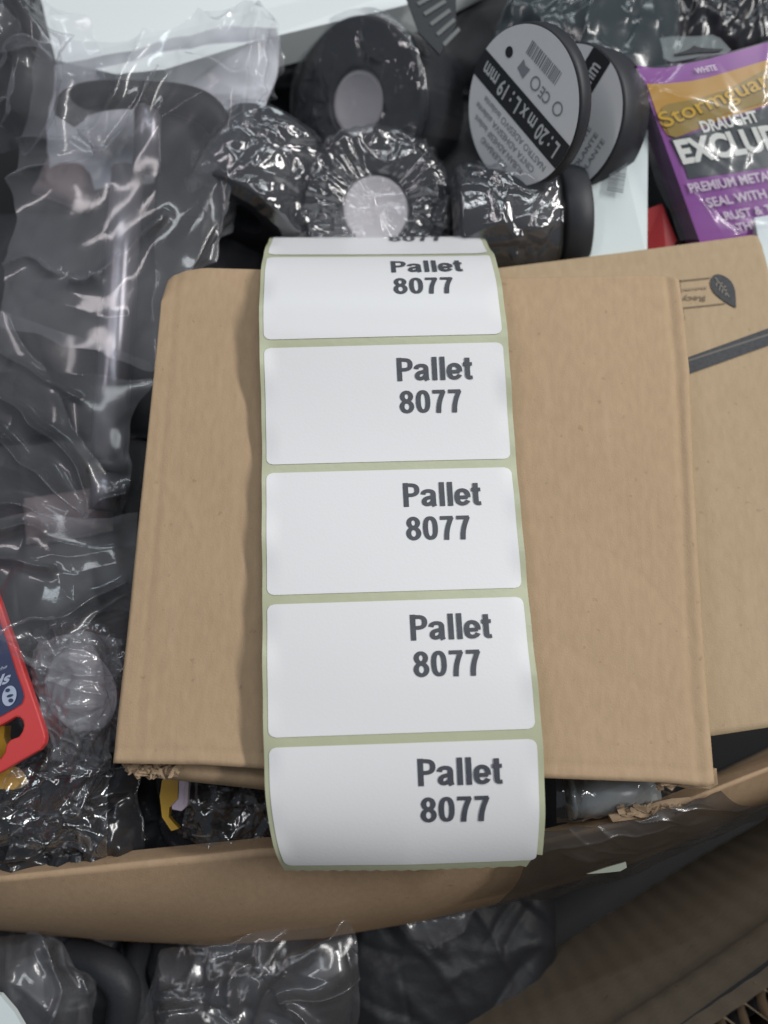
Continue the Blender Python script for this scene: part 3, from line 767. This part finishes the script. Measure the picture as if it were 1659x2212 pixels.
# white paper with barcode
pw = thing('barcode_paper', 'white paper packet with grey barcode between tape rolls and purple pack', 'paper')
pts = [(1225, 395), (1300, 260), (1336, 193), (1348, 199), (1364, 186), (1385, 235), (1400, 284), (1399, 400), (1398, 560), (1235, 560)]
zz = lambda py: .190 - (py-200)/350*.022
pv = [P(x, y, zz(y)) for x, y in pts]
n_ = len(pv); cen = np.mean(pv, axis=0)+np.array([0, 0, .002])
ob('sheet', np.vstack([pv, [cen], np.array(pv)-[0, 0, .006]]), [(i, (i+1) % n_, n_) for i in range(n_)] + [(i, n_+1+i, n_+1+(i+1) % n_, (i+1) % n_) for i in range(n_)], M_PAPER, pw)
V = []; F = []; rb = random.Random(4); s = 0
a0, a1 = np.array([1347, 297.]), np.array([1328, 416.]); wd = np.array([17.5, 3.0])
while s < 1:
    w_ = rb.choice([.010, .016, .026]); p, q = a0+(a1-a0)*s, a0+(a1-a0)*min(1, s+w_); b0 = len(V)
    V += [P(x, y, zz(y)+.0035) for x, y in (p-wd, p+wd, q+wd, q-wd)]; F.append((b0, b0+1, b0+2, b0+3)); s += w_ + rb.choice([.010, .016])
ob('barcode', V, F, plain('barcode_ink', (.16, .18, .20), .5, .3), pw)

# ------------------------------------------------------------------ purple pack
pk = thing('purple_pack', 'purple and gold draught excluder pack in clear film, right edge of the pile', 'package')
def c4(x, y): return ((2480 + .398*x)*.54, (100 + .398*y)*.54)
o_ = P(*c4(165, 405), .205); a_ = P(*c4(1460, 180), .207); b_ = P(*c4(780, 2080), .165)
nP = unit(np.cross(b_-o_, a_-o_)); nP = nP if nP[2] > 0 else -nP
def pk_pts(pts, lift=0.0): return [PP(*c4(*p), o_ + nP*lift, nP) for p in pts]
def pk_poly(name, pts, mat, lift, parent=pk): return ob(name, pk_pts(pts, lift), [tuple(range(len(pts)))], mat, parent)
face = [(165, 405), (330, 432), (480, 428), (640, 395), (900, 340), (1180, 260), (1460, 180), (2300, -40), (2700, 1900), (810, 2200)]
fv = np.array(pk_pts(face)); th_ = -nP*.016
nf_ = len(fv)
ob('box_body', np.vstack([fv, fv+th_]), [tuple(range(nf_))] + [(i, i+nf_, (i+1) % nf_ + nf_, (i+1) % nf_) for i in range(nf_)], M_PURPLE, pk)
sp_ = [PP(*c4(*p), o_, nP) for p in [(165, 405), (810, 2200)]]
lo = [P(*c4(95, 520), .192), P(*c4(668, 2200), .150)]
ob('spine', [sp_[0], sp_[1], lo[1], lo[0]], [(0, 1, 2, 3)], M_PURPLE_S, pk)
pk_poly('orange_band', [(268, 590), (450, 590), (700, 565), (900, 525), (1200, 435), (1500, 345), (2300, 110), (2400, 560), (1480, 800), (1000, 960), (560, 1135), (480, 1110), (400, 980)], M_ORANGE, .0004)
pk_poly('slate_band', [(500, 1150), (620, 1125), (1000, 1000), (1480, 815), (2400, 570), (2560, 1240), (1480, 1430), (690, 1545), (660, 1440), (560, 1260)], M_SLATE, .0006)
pill = [(415, 850), (430, 820), (480, 795), (800, 735), (1100, 640), (1488, 430), (1800, 330), (1900, 640), (1480, 770), (1000, 915), (640, 1105), (560, 1130), (500, 1110), (440, 980)]
pl_ = pk_poly('gold_plaque', pill, M_GOLD, .0008)
def pk_text(body, p0, p1, hgt, mat, bold, lift=.0012, shear=0.0):
    """baseline p0->p1 in sketch pixels, cap height hgt pixels"""
    VV, FF = fit_text(body, 0, 1, 0, 1, bold); p0, p1 = np.array(p0, float), np.array(p1, float); d = p1-p0
    up = np.array([d[1], -d[0]])/np.linalg.norm(d)*hgt + np.array([-.28*hgt, 0])
    return ob('lettering', pk_pts([tuple(p0 + d*a + up*b) for a, b in VV], lift), FF, mat, pk)
pk_text('Stormguard', (500, 1090), (1690, 610), 215, M_GOLDDK, .02, .0011)
pk_text('Stormguard', (492, 1078), (1682, 598), 200, M_GOLDTXT, .012, .0013)
pk_text('WHITE', (770, 492), (985, 452), 58, M_LILAC, .03)
pk_text('DRAUGHT', (845, 1085), (1410, 970), 118, M_CREAM, .035)
pk_text('EXCLUDER', (640, 1405), (2010, 1180), 250, M_CREAM, .045)
pk_text('PREMIUM METAL CORE', (715, 1690), (1900, 1500), 95, M_LILAC, .025)
pk_text('SEAL WITH CORE', (895, 1835), (1840, 1680), 95, M_LILAC, .025)
pk_text('RUST & TEAR', (1070, 1965), (1760, 1850), 88, M_LILAC, .025)
pk_text('THIN BR', (1190, 2075), (1620, 2005), 80, M_LILAC, .025)
# film over the pack
film('film_wrap', [[(1352, 150, .203), (1440, 140, .210), (1550, 118, .212), (1670, 85, .212), (1800, 50, .212)],
                   [(1372, 250, .197), (1460, 240, .2045), (1570, 220, .205), (1690, 190, .205), (1820, 150, .205)],
                   [(1420, 390, .183), (1500, 375, .190), (1600, 360, .191), (1720, 330, .191), (1850, 300, .191)],
                   [(1466, 520, .172), (1530, 512, .177), (1620, 500, .178), (1750, 480, .178), (1880, 450, .178)]], M_FILM_L, 61, 26, .0016, .004, .04, 100, 100, parent=pk, low=.0006)
# hang tab of a clear pack behind
slabtab = [P(x, y, .20) for x, y in [c4(400, 130), c4(520, 110), c4(760, 112), c4(930, 95), c4(1010, 130), c4(1120, 250), c4(1060, 285), c4(900, 300), c4(520, 370), c4(440, 330), c4(430, 240)]]
tb = slab('hang_tab', slabtab, .0008, M_TABF, None); tag(tb, 'grey clear plastic hang tab above the purple pack', 'hang tab')
tb2 = slab('tab_hole', [P(x, y, .2006) for x, y in [c4(545, 290), c4(640, 265), c4(700, 240), c4(740, 205), c4(800, 225), c4(900, 235), c4(1040, 240), c4(1000, 268), c4(800, 275), c4(560, 305)]], .0004, M_RUBBER, tb)
tag(slab('red_card', [P(x, y, z) for x, y, z in [(1388, 455, .165), (1430, 440, .165), (1462, 520, .155), (1440, 560, .152), (1385, 545, .152)]], .004, M_REDDARK, None), 'small red card wedged between white paper and purple pack', 'card')
tag(slab('pale_card', [P(x, y, z) for x, y, z in [(1630, 470, .168), (1720, 455, .168), (1740, 640, .160), (1660, 640, .160)]], .004, M_PAPER, None), 'pale card edge behind the corner of the printed carton', 'card')

# ------------------------------------------------------------------ black tool inside the clear bag at left
tool = thing('hand_tool', 'black T-handled tool with long steel shaft inside the clear bag', 'tool')
def tube(name, pts, radii, mat, parent, seg=28):
    pts = [np.asarray(p) for p in pts]; V = []
    for i, p in enumerate(pts):
        d = unit(pts[min(i+1, len(pts)-1)] - pts[max(i-1, 0)]); x, y, n = frame_of(d, [0.3, .1, 1])
        for k in range(seg):
            a = 2*math.pi*k/seg; V.append(p + (x*math.cos(a) + y*math.sin(a))*radii[i])
    F = grid_faces(seg, len(pts), 0, True); F += [tuple(range(seg))[::-1], tuple(range((len(pts)-1)*seg, len(pts)*seg))]
    return ob(name, V, F, mat, parent, True)
hp = catmull(np.array([P(*p) for p in [(140, 262, .172), (165, 222, .176), (235, 205, .181), (330, 208, .183), (410, 222, .183), (458, 250, .181), (480, 292, .177)]]), 40)
tube('handle', hp, list(np.interp(np.linspace(0, 1, 40), [0, .1, .4, .75, .93, 1], [.0050, .0078, .0065, .0080, .0070, .0045])), M_HANDLE, tool)
tube('upper_shaft', [P(325, 215, .180), P(318, 372, .165)], [.0075, .0075], M_STEEL, tool)
tube('grip', [P(330, 240, .166), P(385, 260, .166), P(405, 340, .160), P(395, 470, .146)], [.012, .016, .017, .014], M_HANDLE, tool)
tube('shaft', [P(276, 372, .158), P(262, 560, .156), P(246, 800, .152), P(234, 1000, .148)], [.0082]*4, M_STEEL, tool)
tube('collar', [P(234, 1000, .148), P(232, 1022, .148)], [.0096]*2, M_RUBBER, tool)
tube('tip', [P(231, 1024, .148), P(222, 1102, .146)], [.0070, .0066], M_STEEL, tool)
def packet(px, py, z, rx, ry, h, rot, mat, label, seed):
    o = pouch('packet', px, py, z, rx, ry, h, rot, mat, seed, label, 'packet', amp=.0008, nn=16)
packet(150, 395, .138, .017, .013, .007, -.35, M_PINK, 'small pinkish packet showing through the clear bag beside the shaft', 201)
packet(150, 1112, .130, .022, .012, .007, .15, M_PINK, 'dull pink packet below the steel shaft tip', 202)
packet(120, 1270, .118, .022, .015, .006, .1, plain('grey_brown_card', (.15, .13, .12), .6, .3, .2, 60), 'grey brown packet half hidden above the red hang card', 203)
b0_ = film('clear_bag', [[(120, 140, .177), (330, 95, .178), (480, 60, .178), (600, 60, .178)], [(110, 230, .160), (320, 190, .162), (480, 160, .166), (600, 160, .166)],
                   [(100, 320, .150), (300, 280, .152), (450, 260, .158), (560, 280, .158)], [(110, 420, .140), (280, 400, .142), (420, 400, .146), (520, 440, .148)]], M_FOAM, 205, 8, .002, .01, .06, 90, 90, low=.002)
tag(b0_, 'cloudy inner bag lying behind the tool handle', 'plastic bag')

b1 = film('clear_bag', [[(-120, -40, .185), (0, -30, .195), (60, -10, .20), (110, 15, .19), (190, 40, .19)],
                   [(-120, 100, .19), (20, 90, .205), (70, 110, .21), (130, 120, .19), (215, 110, .185)],
                   [(-120, 240, .185), (10, 210, .20), (60, 230, .205), (120, 240, .185), (235, 220, .182)],
                   [(-120, 360, .175), (0, 330, .18), (50, 325, .18), (150, 330, .175), (215, 335, .175)]], M_FILM, 71, 10, .005, .010, .06, 170, 150, low=.0025, lowscale=.12, creases=[
    ([(92, 102), (78, 176), (70, 250), (51, 305)], .008, 10), ([(0, 180), (35, 150), (62, 137)], .007, 8), ([(62, 137), (55, 180), (45, 240), (20, 270)], .006, 7), ([(0, 132), (62, 128)], .005, 6), ([(0, 255), (30, 215)], .006, 6), ([(40, 0), (62, 60), (92, 102)], .006, 8), ([(0, 70), (30, 20)], .006, 7)])
tag(b1, 'shiny folded clear bag in the upper left corner', 'plastic bag')
b2 = film('clear_bag', [[(90, 70, .19), (240, 95, .196), (400, 50, .20), (500, 15, .20), (545, 4, .20), (575, 30, .197)],
                   [(60, 220, .19), (200, 210, .198), (360, 170, .198), (480, 110, .205), (560, 75, .205), (612, 115, .197)],
                   [(40, 380, .182), (180, 350, .188), (330, 300, .193), (450, 240, .20), (540, 190, .20), (588, 195, .19)],
                   [(20, 540, .176), (160, 540, .181), (300, 500, .183), (420, 430, .185), (480, 360, .186), (535, 310, .182)],
                   [(0, 700, .172), (140, 745, .178), (260, 775, .180), (350, 790, .182), (440, 560, .172), (505, 500, .165)]], M_FILM_H, 73, 4, .003, .010, .09, 300, 300, low=.0012, lowscale=.2, fine=.1, rough_edge=.002, creases=[
    ([(330, 51), (301, 125), (254, 211), (195, 305)], .005, 10), ([(348, 168), (305, 254), (242, 359)], .009, 10), ([(242, 359), (176, 367), (74, 379), (0, 434)], .007, 9),
    ([(195, 305), (51, 308)], .005, 8), ([(555, 40), (543, 125), (527, 168), (508, 250), (470, 420), (435, 560)], .007, 9), ([(575, 60), (560, 150), (540, 240), (500, 400)], .003, 6), ([(390, 121), (469, 152), (547, 191), (594, 211)], .005, 8),
    ([(215, 615), (268, 561)], .005, 6), ([(360, 470), (300, 530), (270, 570)], .004, 7), ([(0, 590), (60, 560), (120, 585)], .004, 7), ([(160, 610), (200, 618), (215, 612)], .006, 5), ([(242, 359), (215, 330), (195, 305)], .006, 7), ([(420, 30), (470, 60), (500, 40)], .004, 7)])
tag(b2, 'big milky clear bag over the black tool handle', 'plastic bag')
b3 = film('clear_bag', [[(-100, 640, .178), (60, 690, .182), (180, 730, .184), (330, 780, .180)],
                   [(-100, 760, .176), (60, 770, .180), (180, 790, .182), (325, 830, .178)],
                   [(-100, 880, .176), (60, 870, .180), (160, 920, .182), (285, 920, .176)],
                   [(-100, 990, .174), (60, 1000, .178), (150, 1040, .18), (280, 1040, .172)],
                   [(-100, 1130, .168), (40, 1120, .17), (140, 1110, .17), (260, 1130, .165)]], M_FILM_L, 75, 4, .002, .006, .09, 240, 220, low=.0009, lowscale=.16, creases=[
    ([(-20, 840), (61, 902), (111, 941), (150, 987), (200, 1080)], .008, 7), ([(-20, 930), (46, 978), (104, 1020), (168, 1073), (200, 1086)], .009, 7), ([(-10, 1098), (40, 1084), (143, 1104)], .008, 7), ([(200, 1080), (270, 1060)], .005, 7), ([(0, 760), (60, 800), (170, 860)], .003, 5)])
tag(b3, 'creased clear sleeve over the long steel shaft at the left edge', 'plastic bag')
b4 = film('clear_bag', [[(-100, 1130, .172), (60, 1110, .176), (180, 1120, .174), (300, 1110, .165)],
                   [(-100, 1250, .176), (60, 1240, .180), (170, 1250, .178), (290, 1250, .168)],
                   [(-100, 1380, .19), (60, 1380, .193), (160, 1370, .184), (278, 1380, .170)],
                   [(-100, 1440, .195), (40, 1415, .195), (150, 1440, .179), (262, 1470, .165)]], M_FILM, 77, 8, .002, .006, .05, 220, 200, low=.0011, lowscale=.14, creases=[
    ([(4, 1402), (46, 1368), (114, 1356), (161, 1327), (204, 1298), (260, 1270)], .008, 7), ([(21, 1404), (90, 1415), (143, 1427), (200, 1441), (250, 1446)], .009, 9), ([(0, 1216), (36, 1221), (111, 1237)], .007, 6), ([(0, 1150), (50, 1146), (90, 1150)], .006, 6), ([(110, 1362), (120, 1400)], .005, 6)])
tag(b4, 'wrinkled clear bag reaching from the packets to the red hang card', 'plastic bag')

# ------------------------------------------------------------------ red hang card, lower left
rc = thing('hang_card', 'red plastic hang card with navy label and euro slot at the left edge', 'hang card')
def c5(x, y): return (.244*x, 1269 + .244*y)
ZR = .186
outer = [(-600, 700), (-300, -600), (0, 130), (60, 310), (150, 560), (250, 850), (340, 1110), (395, 1280), (402, 1330), (392, 1385), (350, 1440), (200, 1525), (0, 1640), (-500, 1900)]
slot = [(-120, 1285), (0, 1222), (60, 1190), (130, 1148), (170, 1150), (200, 1180), (208, 1225), (195, 1275), (165, 1322), (90, 1350), (55, 1390), (40, 1460), (0, 1520), (-120, 1560)]
def plate_with_hole(name, outer, hole, z, thick, mat, parent):
    bm = bmesh.new()
    vo = [bm.verts.new(P(*c5(*p), z)) for p in outer]; vh = [bm.verts.new(P(*c5(*p), z)) for p in hole]
    ed = [bm.edges.new((vo[i], vo[(i+1) % len(vo)])) for i in range(len(vo))] + [bm.edges.new((vh[i], vh[(i+1) % len(vh)])) for i in range(len(vh))]
    bmesh.ops.triangle_fill(bm, use_beauty=True, edges=ed, use_dissolve=False)
    r_ = bmesh.ops.extrude_face_region(bm, geom=bm.faces[:])
    for g in r_['geom']:
        if isinstance(g, bmesh.types.BMVert): g.co.z -= thick
    bmesh.ops.recalc_face_normals(bm, faces=bm.faces[:])
    me = bpy.data.meshes.new(name); bm.to_mesh(me); bm.free(); me.materials.append(mat)
    o = bpy.data.objects.new(name, me); col.objects.link(o); o.parent = parent
    bv = o.modifiers.new('rounding', 'BEVEL'); bv.width = .0008; bv.segments = 2; bv.limit_method = 'ANGLE'
    return o
plate_with_hole('card', outer, slot, ZR, .004, M_RED, rc)
bl = [(-500, 900), (-200, -100), (0, 300), (60, 480), (140, 740), (205, 920), (212, 970), (192, 1030), (120, 1075), (0, 1142), (-400, 1340)]
bo = ob('navy_label', [P(*c5(*p), ZR+.0006) for p in bl], [tuple(range(len(bl)))], M_BLUE, rc)
def c5t(pts, lift): return [P(*c5(*p), ZR+lift) for p in pts]
VV, FF = fit_text('ds', 0, 1, 0, 1, .03)
ax_, ay_ = np.array([150, -62.]), np.array([40, -112.])
ob('lettering', c5t([tuple(np.array([-75, 905.]) + ax_*a + ay_*b) for a, b in VV], .001), FF, M_BLUEW, bo)
VV, FF = fit_text('the', 0, 1, 0, 1, .01)
ob('lettering', c5t([tuple(np.array([-20, 745.]) + np.array([80, -34.])*a + np.array([12, -34.])*b) for a, b in VV], .001), FF, M_BLUEW, bo)
def ell(cx, cy, rx, ry, rot, n=28): return [(cx + rx*math.cos(t)*math.cos(rot) - ry*math.sin(t)*math.sin(rot), cy + rx*math.cos(t)*math.sin(rot) + ry*math.sin(t)*math.cos(rot)) for t in np.linspace(0, 2*math.pi, n, endpoint=False)]
em = ob('round_emblem', c5t(ell(82, 960, 62, 92, .25), .001), [tuple(range(28))], M_BLUEW, bo)
for e in (ell(68, 910, 22, 16, -.4), ell(88, 958, 30, 12, -.3), ell(96, 1000, 22, 18, -.2)):
    ob('emblem_mark', c5t(e, .0013), [tuple(range(28))], M_BLUE, em)
tag(slab('orange_clip', [P(*c5(*p), .176) for p in [(-200, 1260), (40, 1225), (30, 1330), (60, 1400), (40, 1470), (0, 1520), (-200, 1560)]], .006, M_YELLOW, None), 'mustard plastic piece showing through the slot of the red card', 'plastic piece')
tag(slab('orange_clip', [P(*c5(*p), .172) for p in [(-300, 1640), (60, 1600), (130, 1650), (175, 1740), (120, 1790), (-300, 1770)]], .008, M_ORPL, None), 'orange plastic piece poking out below the red hang card', 'plastic piece')

bw = film('clear_bag', [[(92, 1385, .176), (170, 1370, .180), (262, 1380, .170)], [(75, 1450, .180), (165, 1440, .188), (255, 1455, .172)],
                   [(85, 1530, .180), (165, 1530, .187), (245, 1535, .172)], [(110, 1600, .176), (170, 1600, .180), (238, 1600, .170)], [(90, 1665, .164), (170, 1670, .168), (240, 1660, .165)]], M_WRAP2, 97, 70, .0022, .0028, .018, 130, 190, low=.0012, lowscale=.05, fine=.5)
tag(bw, 'crinkled silvery film stretched over the big milky core', 'plastic film')

# ------------------------------------------------------------------ lower left bags
pouch('black_bag', 110, 1790, .150, .040, .022, .012, .1, M_BAG, 101, 'crinkled glossy black bag above the carton flap, left side', 'bag', amp=.004, nn=90)
pouch('black_bag', 250, 1765, .135, .022, .024, .012, .3, M_BAG, 103, 'plain dark bag right of the crinkled black bag', 'bag')
pouch('black_bag', 480, 1765, .130, .030, .022, .012, -.1, M_BAG, 105, 'black bag with fine glints beside the yellow tag under the carton', 'bag')
pouch('black_bag', 190, 1650, .130, .030, .018, .012, .4, M_BAG, 107, 'small black bag below the film-wrapped roll with big core', 'bag')
yt = thing('yellow_tag', 'yellow plastic tag with lilac strip under the front of the carton', 'tag')
slab('tag_body', [P(x, y, .158) for x, y in [(350, 1685), (385, 1680), (384, 1725), (366, 1745), (364, 1765), (386, 1790), (370, 1795), (350, 1765), (345, 1720)]], .004, M_YELLOW, yt)
slab('pale_strip', [P(x, y, .1575) for x, y in [(386, 1682), (408, 1690), (405, 1740), (392, 1752), (372, 1748), (370, 1738), (385, 1722)]], .003, M_LILAC, yt)
b5 = film('clear_bag', [[(60, 1640, .165), (180, 1640, .165), (250, 1660, .162)], [(30, 1700, .170), (150, 1690, .172), (240, 1690, .165)], [(0, 1730, .172), (100, 1720, .175), (230, 1720, .168)], [(-80, 1830, .168), (100, 1820, .17), (240, 1850, .165)]], M_WRAP, 81, 60, .004, .004, .03, 120, 110, low=.002)
tag(b5, 'crinkled clear film with many glints above the carton flap', 'plastic bag')
b6 = film('clear_bag', [[(400, 1690, .158), (480, 1700, .160), (580, 1710, .158)], [(395, 1745, .160), (480, 1750, .163), (590, 1750, .16)], [(400, 1810, .155), (490, 1810, .155), (590, 1815, .155)]], M_WRAP, 83, 40, .003, .004, .03, 80, 80, low=.002)
tag(b6, 'small clear wrapper with dark contents left of the strip end', 'plastic bag')

# ------------------------------------------------------------------ between carton and flap on the right
ct = thing('clear_tube_pack', 'frosted grey tube pack lying under the front right of the plain carton', 'package')
tube('tube_body', [P(1232, 1722, .165), P(1300, 1716, .165), P(1420, 1702, .168)], [.0085, .0085, .006], M_TUBE, ct)
tube('tube_cap', [P(1222, 1722, .165), P(1236, 1721, .165)], [.009, .009], M_TABF, ct)
film('film_wrap', [[(1200, 1680, .168), (1320, 1680, .174), (1450, 1685, .175)], [(1200, 1720, .172), (1320, 1715, .176), (1455, 1705, .176)], [(1200, 1765, .165), (1320, 1755, .166), (1450, 1730, .168)]], M_WRAP, 85, 26, .002, .004, .03, 80, 60, parent=ct, low=.001)
torn = thing('torn_card', 'torn kraft scrap with ragged flutes on the carton flap, right of the strip end', 'cardboard scrap')
tp = [(1316, 1762), (1330, 1752), (1380, 1744), (1420, 1738), (1450, 1728), (1490, 1722), (1500, 1735), (1468, 1752), (1430, 1752), (1400, 1762), (1360, 1768), (1322, 1776)]
slab('scrap', [P(x, y, .1745) for x, y in tp], .003, KT, torn, 6, .0004)
tuft(1410, 1750, .176, 40, (70, 10), torn, 12)
bg = film('shaded_flap_film', [[(1175, 1790, .176), (1320, 1778, .178), (1440, 1748, .178), (1560, 1712, .176)],
                        [(1150, 1840, .174), (1320, 1820, .177), (1450, 1778, .177), (1600, 1740, .172)],
                        [(1120, 1900, .164), (1300, 1868, .168), (1470, 1812, .168), (1680, 1730, .160)],
                        [(1050, 1962, .140), (1300, 1908, .145), (1500, 1830, .150), (1720, 1730, .140)]], M_SHADEF, 87, 18, .0007, .002, .05, 150, 90, low=.0006, direction=.35, spread=.1)  # dark tint stands in for shade on the flap's lower right
tag(bg, 'clear crinkled film, tinted dark in place of shade, over the right end of the carton flap', 'plastic film')
tag(slab('white_scrap', [P(x, y, .1775) for x, y in [(1268, 1888), (1310, 1874), (1352, 1862), (1354, 1874), (1340, 1882), (1300, 1886)]], .001, plain('pale_green_paper', (.26, .28, .23), .5, .3), None), 'small pale paper scrap on the shade-tinted film at lower right', 'scrap')

# ------------------------------------------------------------------ goods below the flap
pouch('black_bag', 60, 2140, .075, .050, .040, .02, .2, M_RUBBER, 111, 'dark round bundle inside the clear bag in the lower left corner', 'bag')
pouch('black_bag', 540, 2130, .070, .055, .045, .02, -.2, M_BAG, 113, 'dark bundle inside the clear bag below the carton flap', 'bag')
pouch('black_bag', 980, 2090, .070, .055, .05, .02, .1, M_RUBBER, 115, 'matt black bundle between bottom clear bag and heavy carton wall', 'bag')
hose = thing('black_hose', 'looped black hose between the two bottom clear bags', 'hose')
tube('hose_body', catmull(np.array([P(*p) for p in [(150, 2060, .09), (230, 2090, .10), (270, 2150, .10), (255, 2260, .09)]]), 30), [.008]*30, M_RUBBER, hose)
tube('hose_body', catmull(np.array([P(*p) for p in [(300, 2045, .08), (285, 2110, .095), (300, 2170, .095), (310, 2260, .09)]]), 30), [.006]*30, M_RUBBER, hose)
b7 = film('clear_bag', [[(385, 2055, .108), (480, 2020, .114), (620, 2000, .118), (745, 1985, .116)],
                   [(345, 2100, .118), (470, 2080, .128), (620, 2060, .130), (768, 2040, .120)],
                   [(315, 2190, .122), (460, 2170, .135), (620, 2150, .136), (775, 2140, .122)],
                   [(290, 2290, .118), (460, 2290, .128), (620, 2290, .13), (760, 2290, .118)]], M_FILM, 91, 14, .004, .007, .06, 200, 160, low=.0035, lowscale=.11, rough_edge=.003, creases=[
    ([(437, 2066), (521, 2035), (614, 2019)], .006, 8), ([(625, 2087), (692, 2050), (755, 1993)], .009, 8), ([(300, 2215), (417, 2191), (500, 2214)], .010, 8), ([(604, 2160), (677, 2139), (765, 2107)], .007, 8), ([(500, 2180), (510, 2128), (541, 2092)], .006, 7), ([(380, 2140), (430, 2130)], .006, 6), ([(380, 2170), (430, 2165)], .006, 6), ([(620, 2180), (680, 2215)], .006, 7), ([(550, 2200), (570, 2150), (620, 2110)], .005, 7)])
tag(b7, 'clear bag with sharp folds below the carton flap, bottom centre left', 'plastic bag')
b8 = film('clear_bag', [[(-100, 2035, .112), (40, 2025, .118), (120, 2040, .118), (175, 2080, .11)],
                   [(-100, 2110, .125), (40, 2100, .130), (130, 2110, .126), (200, 2140, .112)],
                   [(-100, 2290, .125), (40, 2290, .125), (130, 2290, .12), (190, 2290, .11)]], M_FILM, 93, 10, .003, .008, .05, 130, 120, low=.004, rough_edge=.003, creases=[
    ([(0, 2060), (30, 2100), (0, 2120)], .006, 7), ([(60, 2035), (110, 2080), (120, 2140), (90, 2212)], .005, 9), ([(110, 2040), (160, 2090), (175, 2150)], .004, 8)])
tag(b8, 'clear bag in the lower left corner below the carton flap', 'plastic bag')
tag(slab('white_card', [P(x, y, .150) for x, y in [(-100, 2130), (0, 2150), (30, 2185), (62, 2240), (-100, 2300)]], .003, M_PAPER, None), 'white card corner cut off at the bottom left', 'card')
b9 = film('clear_bag', [[(850, 1985, .088), (940, 1955, .092), (1040, 1930, .088)], [(885, 2015, .094), (945, 2000, .100), (1015, 1975, .094)], [(925, 2040, .088), (955, 2035, .090), (990, 2010, .088)]], M_FILM_H, 95, 16, .003, .004, .02, 70, 60, low=.001, rough_edge=.003)
tag(b9, 'small bluish clear bag tip just below the carton flap middle', 'plastic bag')

# ------------------------------------------------------------------ dark goods at the back
pouch('grey_pouch', 1270, 70, .175, .045, .040, .016, -.3, M_TEAL, 121, 'slate grey plastic pouch behind the disc-labelled roll', 'bag', amp=.004, nn=30)
pouch('black_bag', 1500, 40, .160, .060, .035, .018, .2, M_BAG, 123, 'black bag with sharp glints behind the purple pack', 'bag', amp=.004)
pouch('black_bag', 1420, 130, .150, .035, .030, .015, .5, M_BAG, 125, 'small black bag left of the grey hang tab', 'bag')
pouch('black_bag', 1000, 60, .130, .050, .045, .018, .2, M_RUBBER, 127, 'matt black bundle behind the tape rolls at the top', 'bag', amp=.0012, nn=30)
pouch('black_bag', 720, 60, .095, .050, .045, .018, .1, M_RUBBER, 129, 'matt black bundle below the white panel', 'bag', amp=.0012, nn=30)
pouch('black_bag', 960, 310, .110, .035, .050, .016, .1, M_RUBBER, 131, 'black bag between the pale cores and the disc-labelled roll', 'bag', amp=.0012, nn=30)
pouch('black_bag', 1350, 330, .130, .050, .070, .016, .1, M_RUBBER, 133, 'black bundle under the barcode paper', 'bag', amp=.0012, nn=30)
pouch('black_bag', 600, 230, .098, .040, .050, .016, .2, M_RUBBER, 135, 'black bundle right of the milky bag', 'bag')
pouch('black_bag', 90, 700, .125, .070, .070, .016, .1, M_RUBBER, 137, 'large black bundle under the steel shaft', 'bag', amp=.0012, nn=30)
pouch('black_bag', 120, 1000, .110, .070, .060, .016, .1, M_RUBBER, 139, 'black bundle left of the steel shaft tip', 'bag', amp=.0012, nn=30)
pouch('black_bag', 180, 1330, .115, .050, .050, .016, .1, M_RUBBER, 141, 'black bundle above the film-wrapped roll with big core', 'bag', amp=.0012, nn=30)
pouch('black_bag', 430, 430, .120, .050, .060, .016, .1, M_RUBBER, 143, 'black bundle under the tool grip', 'bag', amp=.0012, nn=30)
tg = thing('dark_label_card', 'dark card with grey print lines at the very top centre', 'card')
cp = [P(x, y, .19) for x, y in [(868, -30), (985, -40), (985, 55), (950, 118), (905, 70)]]
slab('card', cp, .001, M_RUBBER, tg)
for k in range(5):
    a, b = np.array([900+k*14, 5+k*22.]), np.array([950+k*10, -22+k*20.])
    V = [P(x, y, .1905) for x, y in (a, b, b+np.array([5, 7]), a+np.array([5, 7]))]
    ob('print_line', V, [(0, 1, 2, 3)], plain('grey_print', (.16, .17, .17), .5, .4), tg)
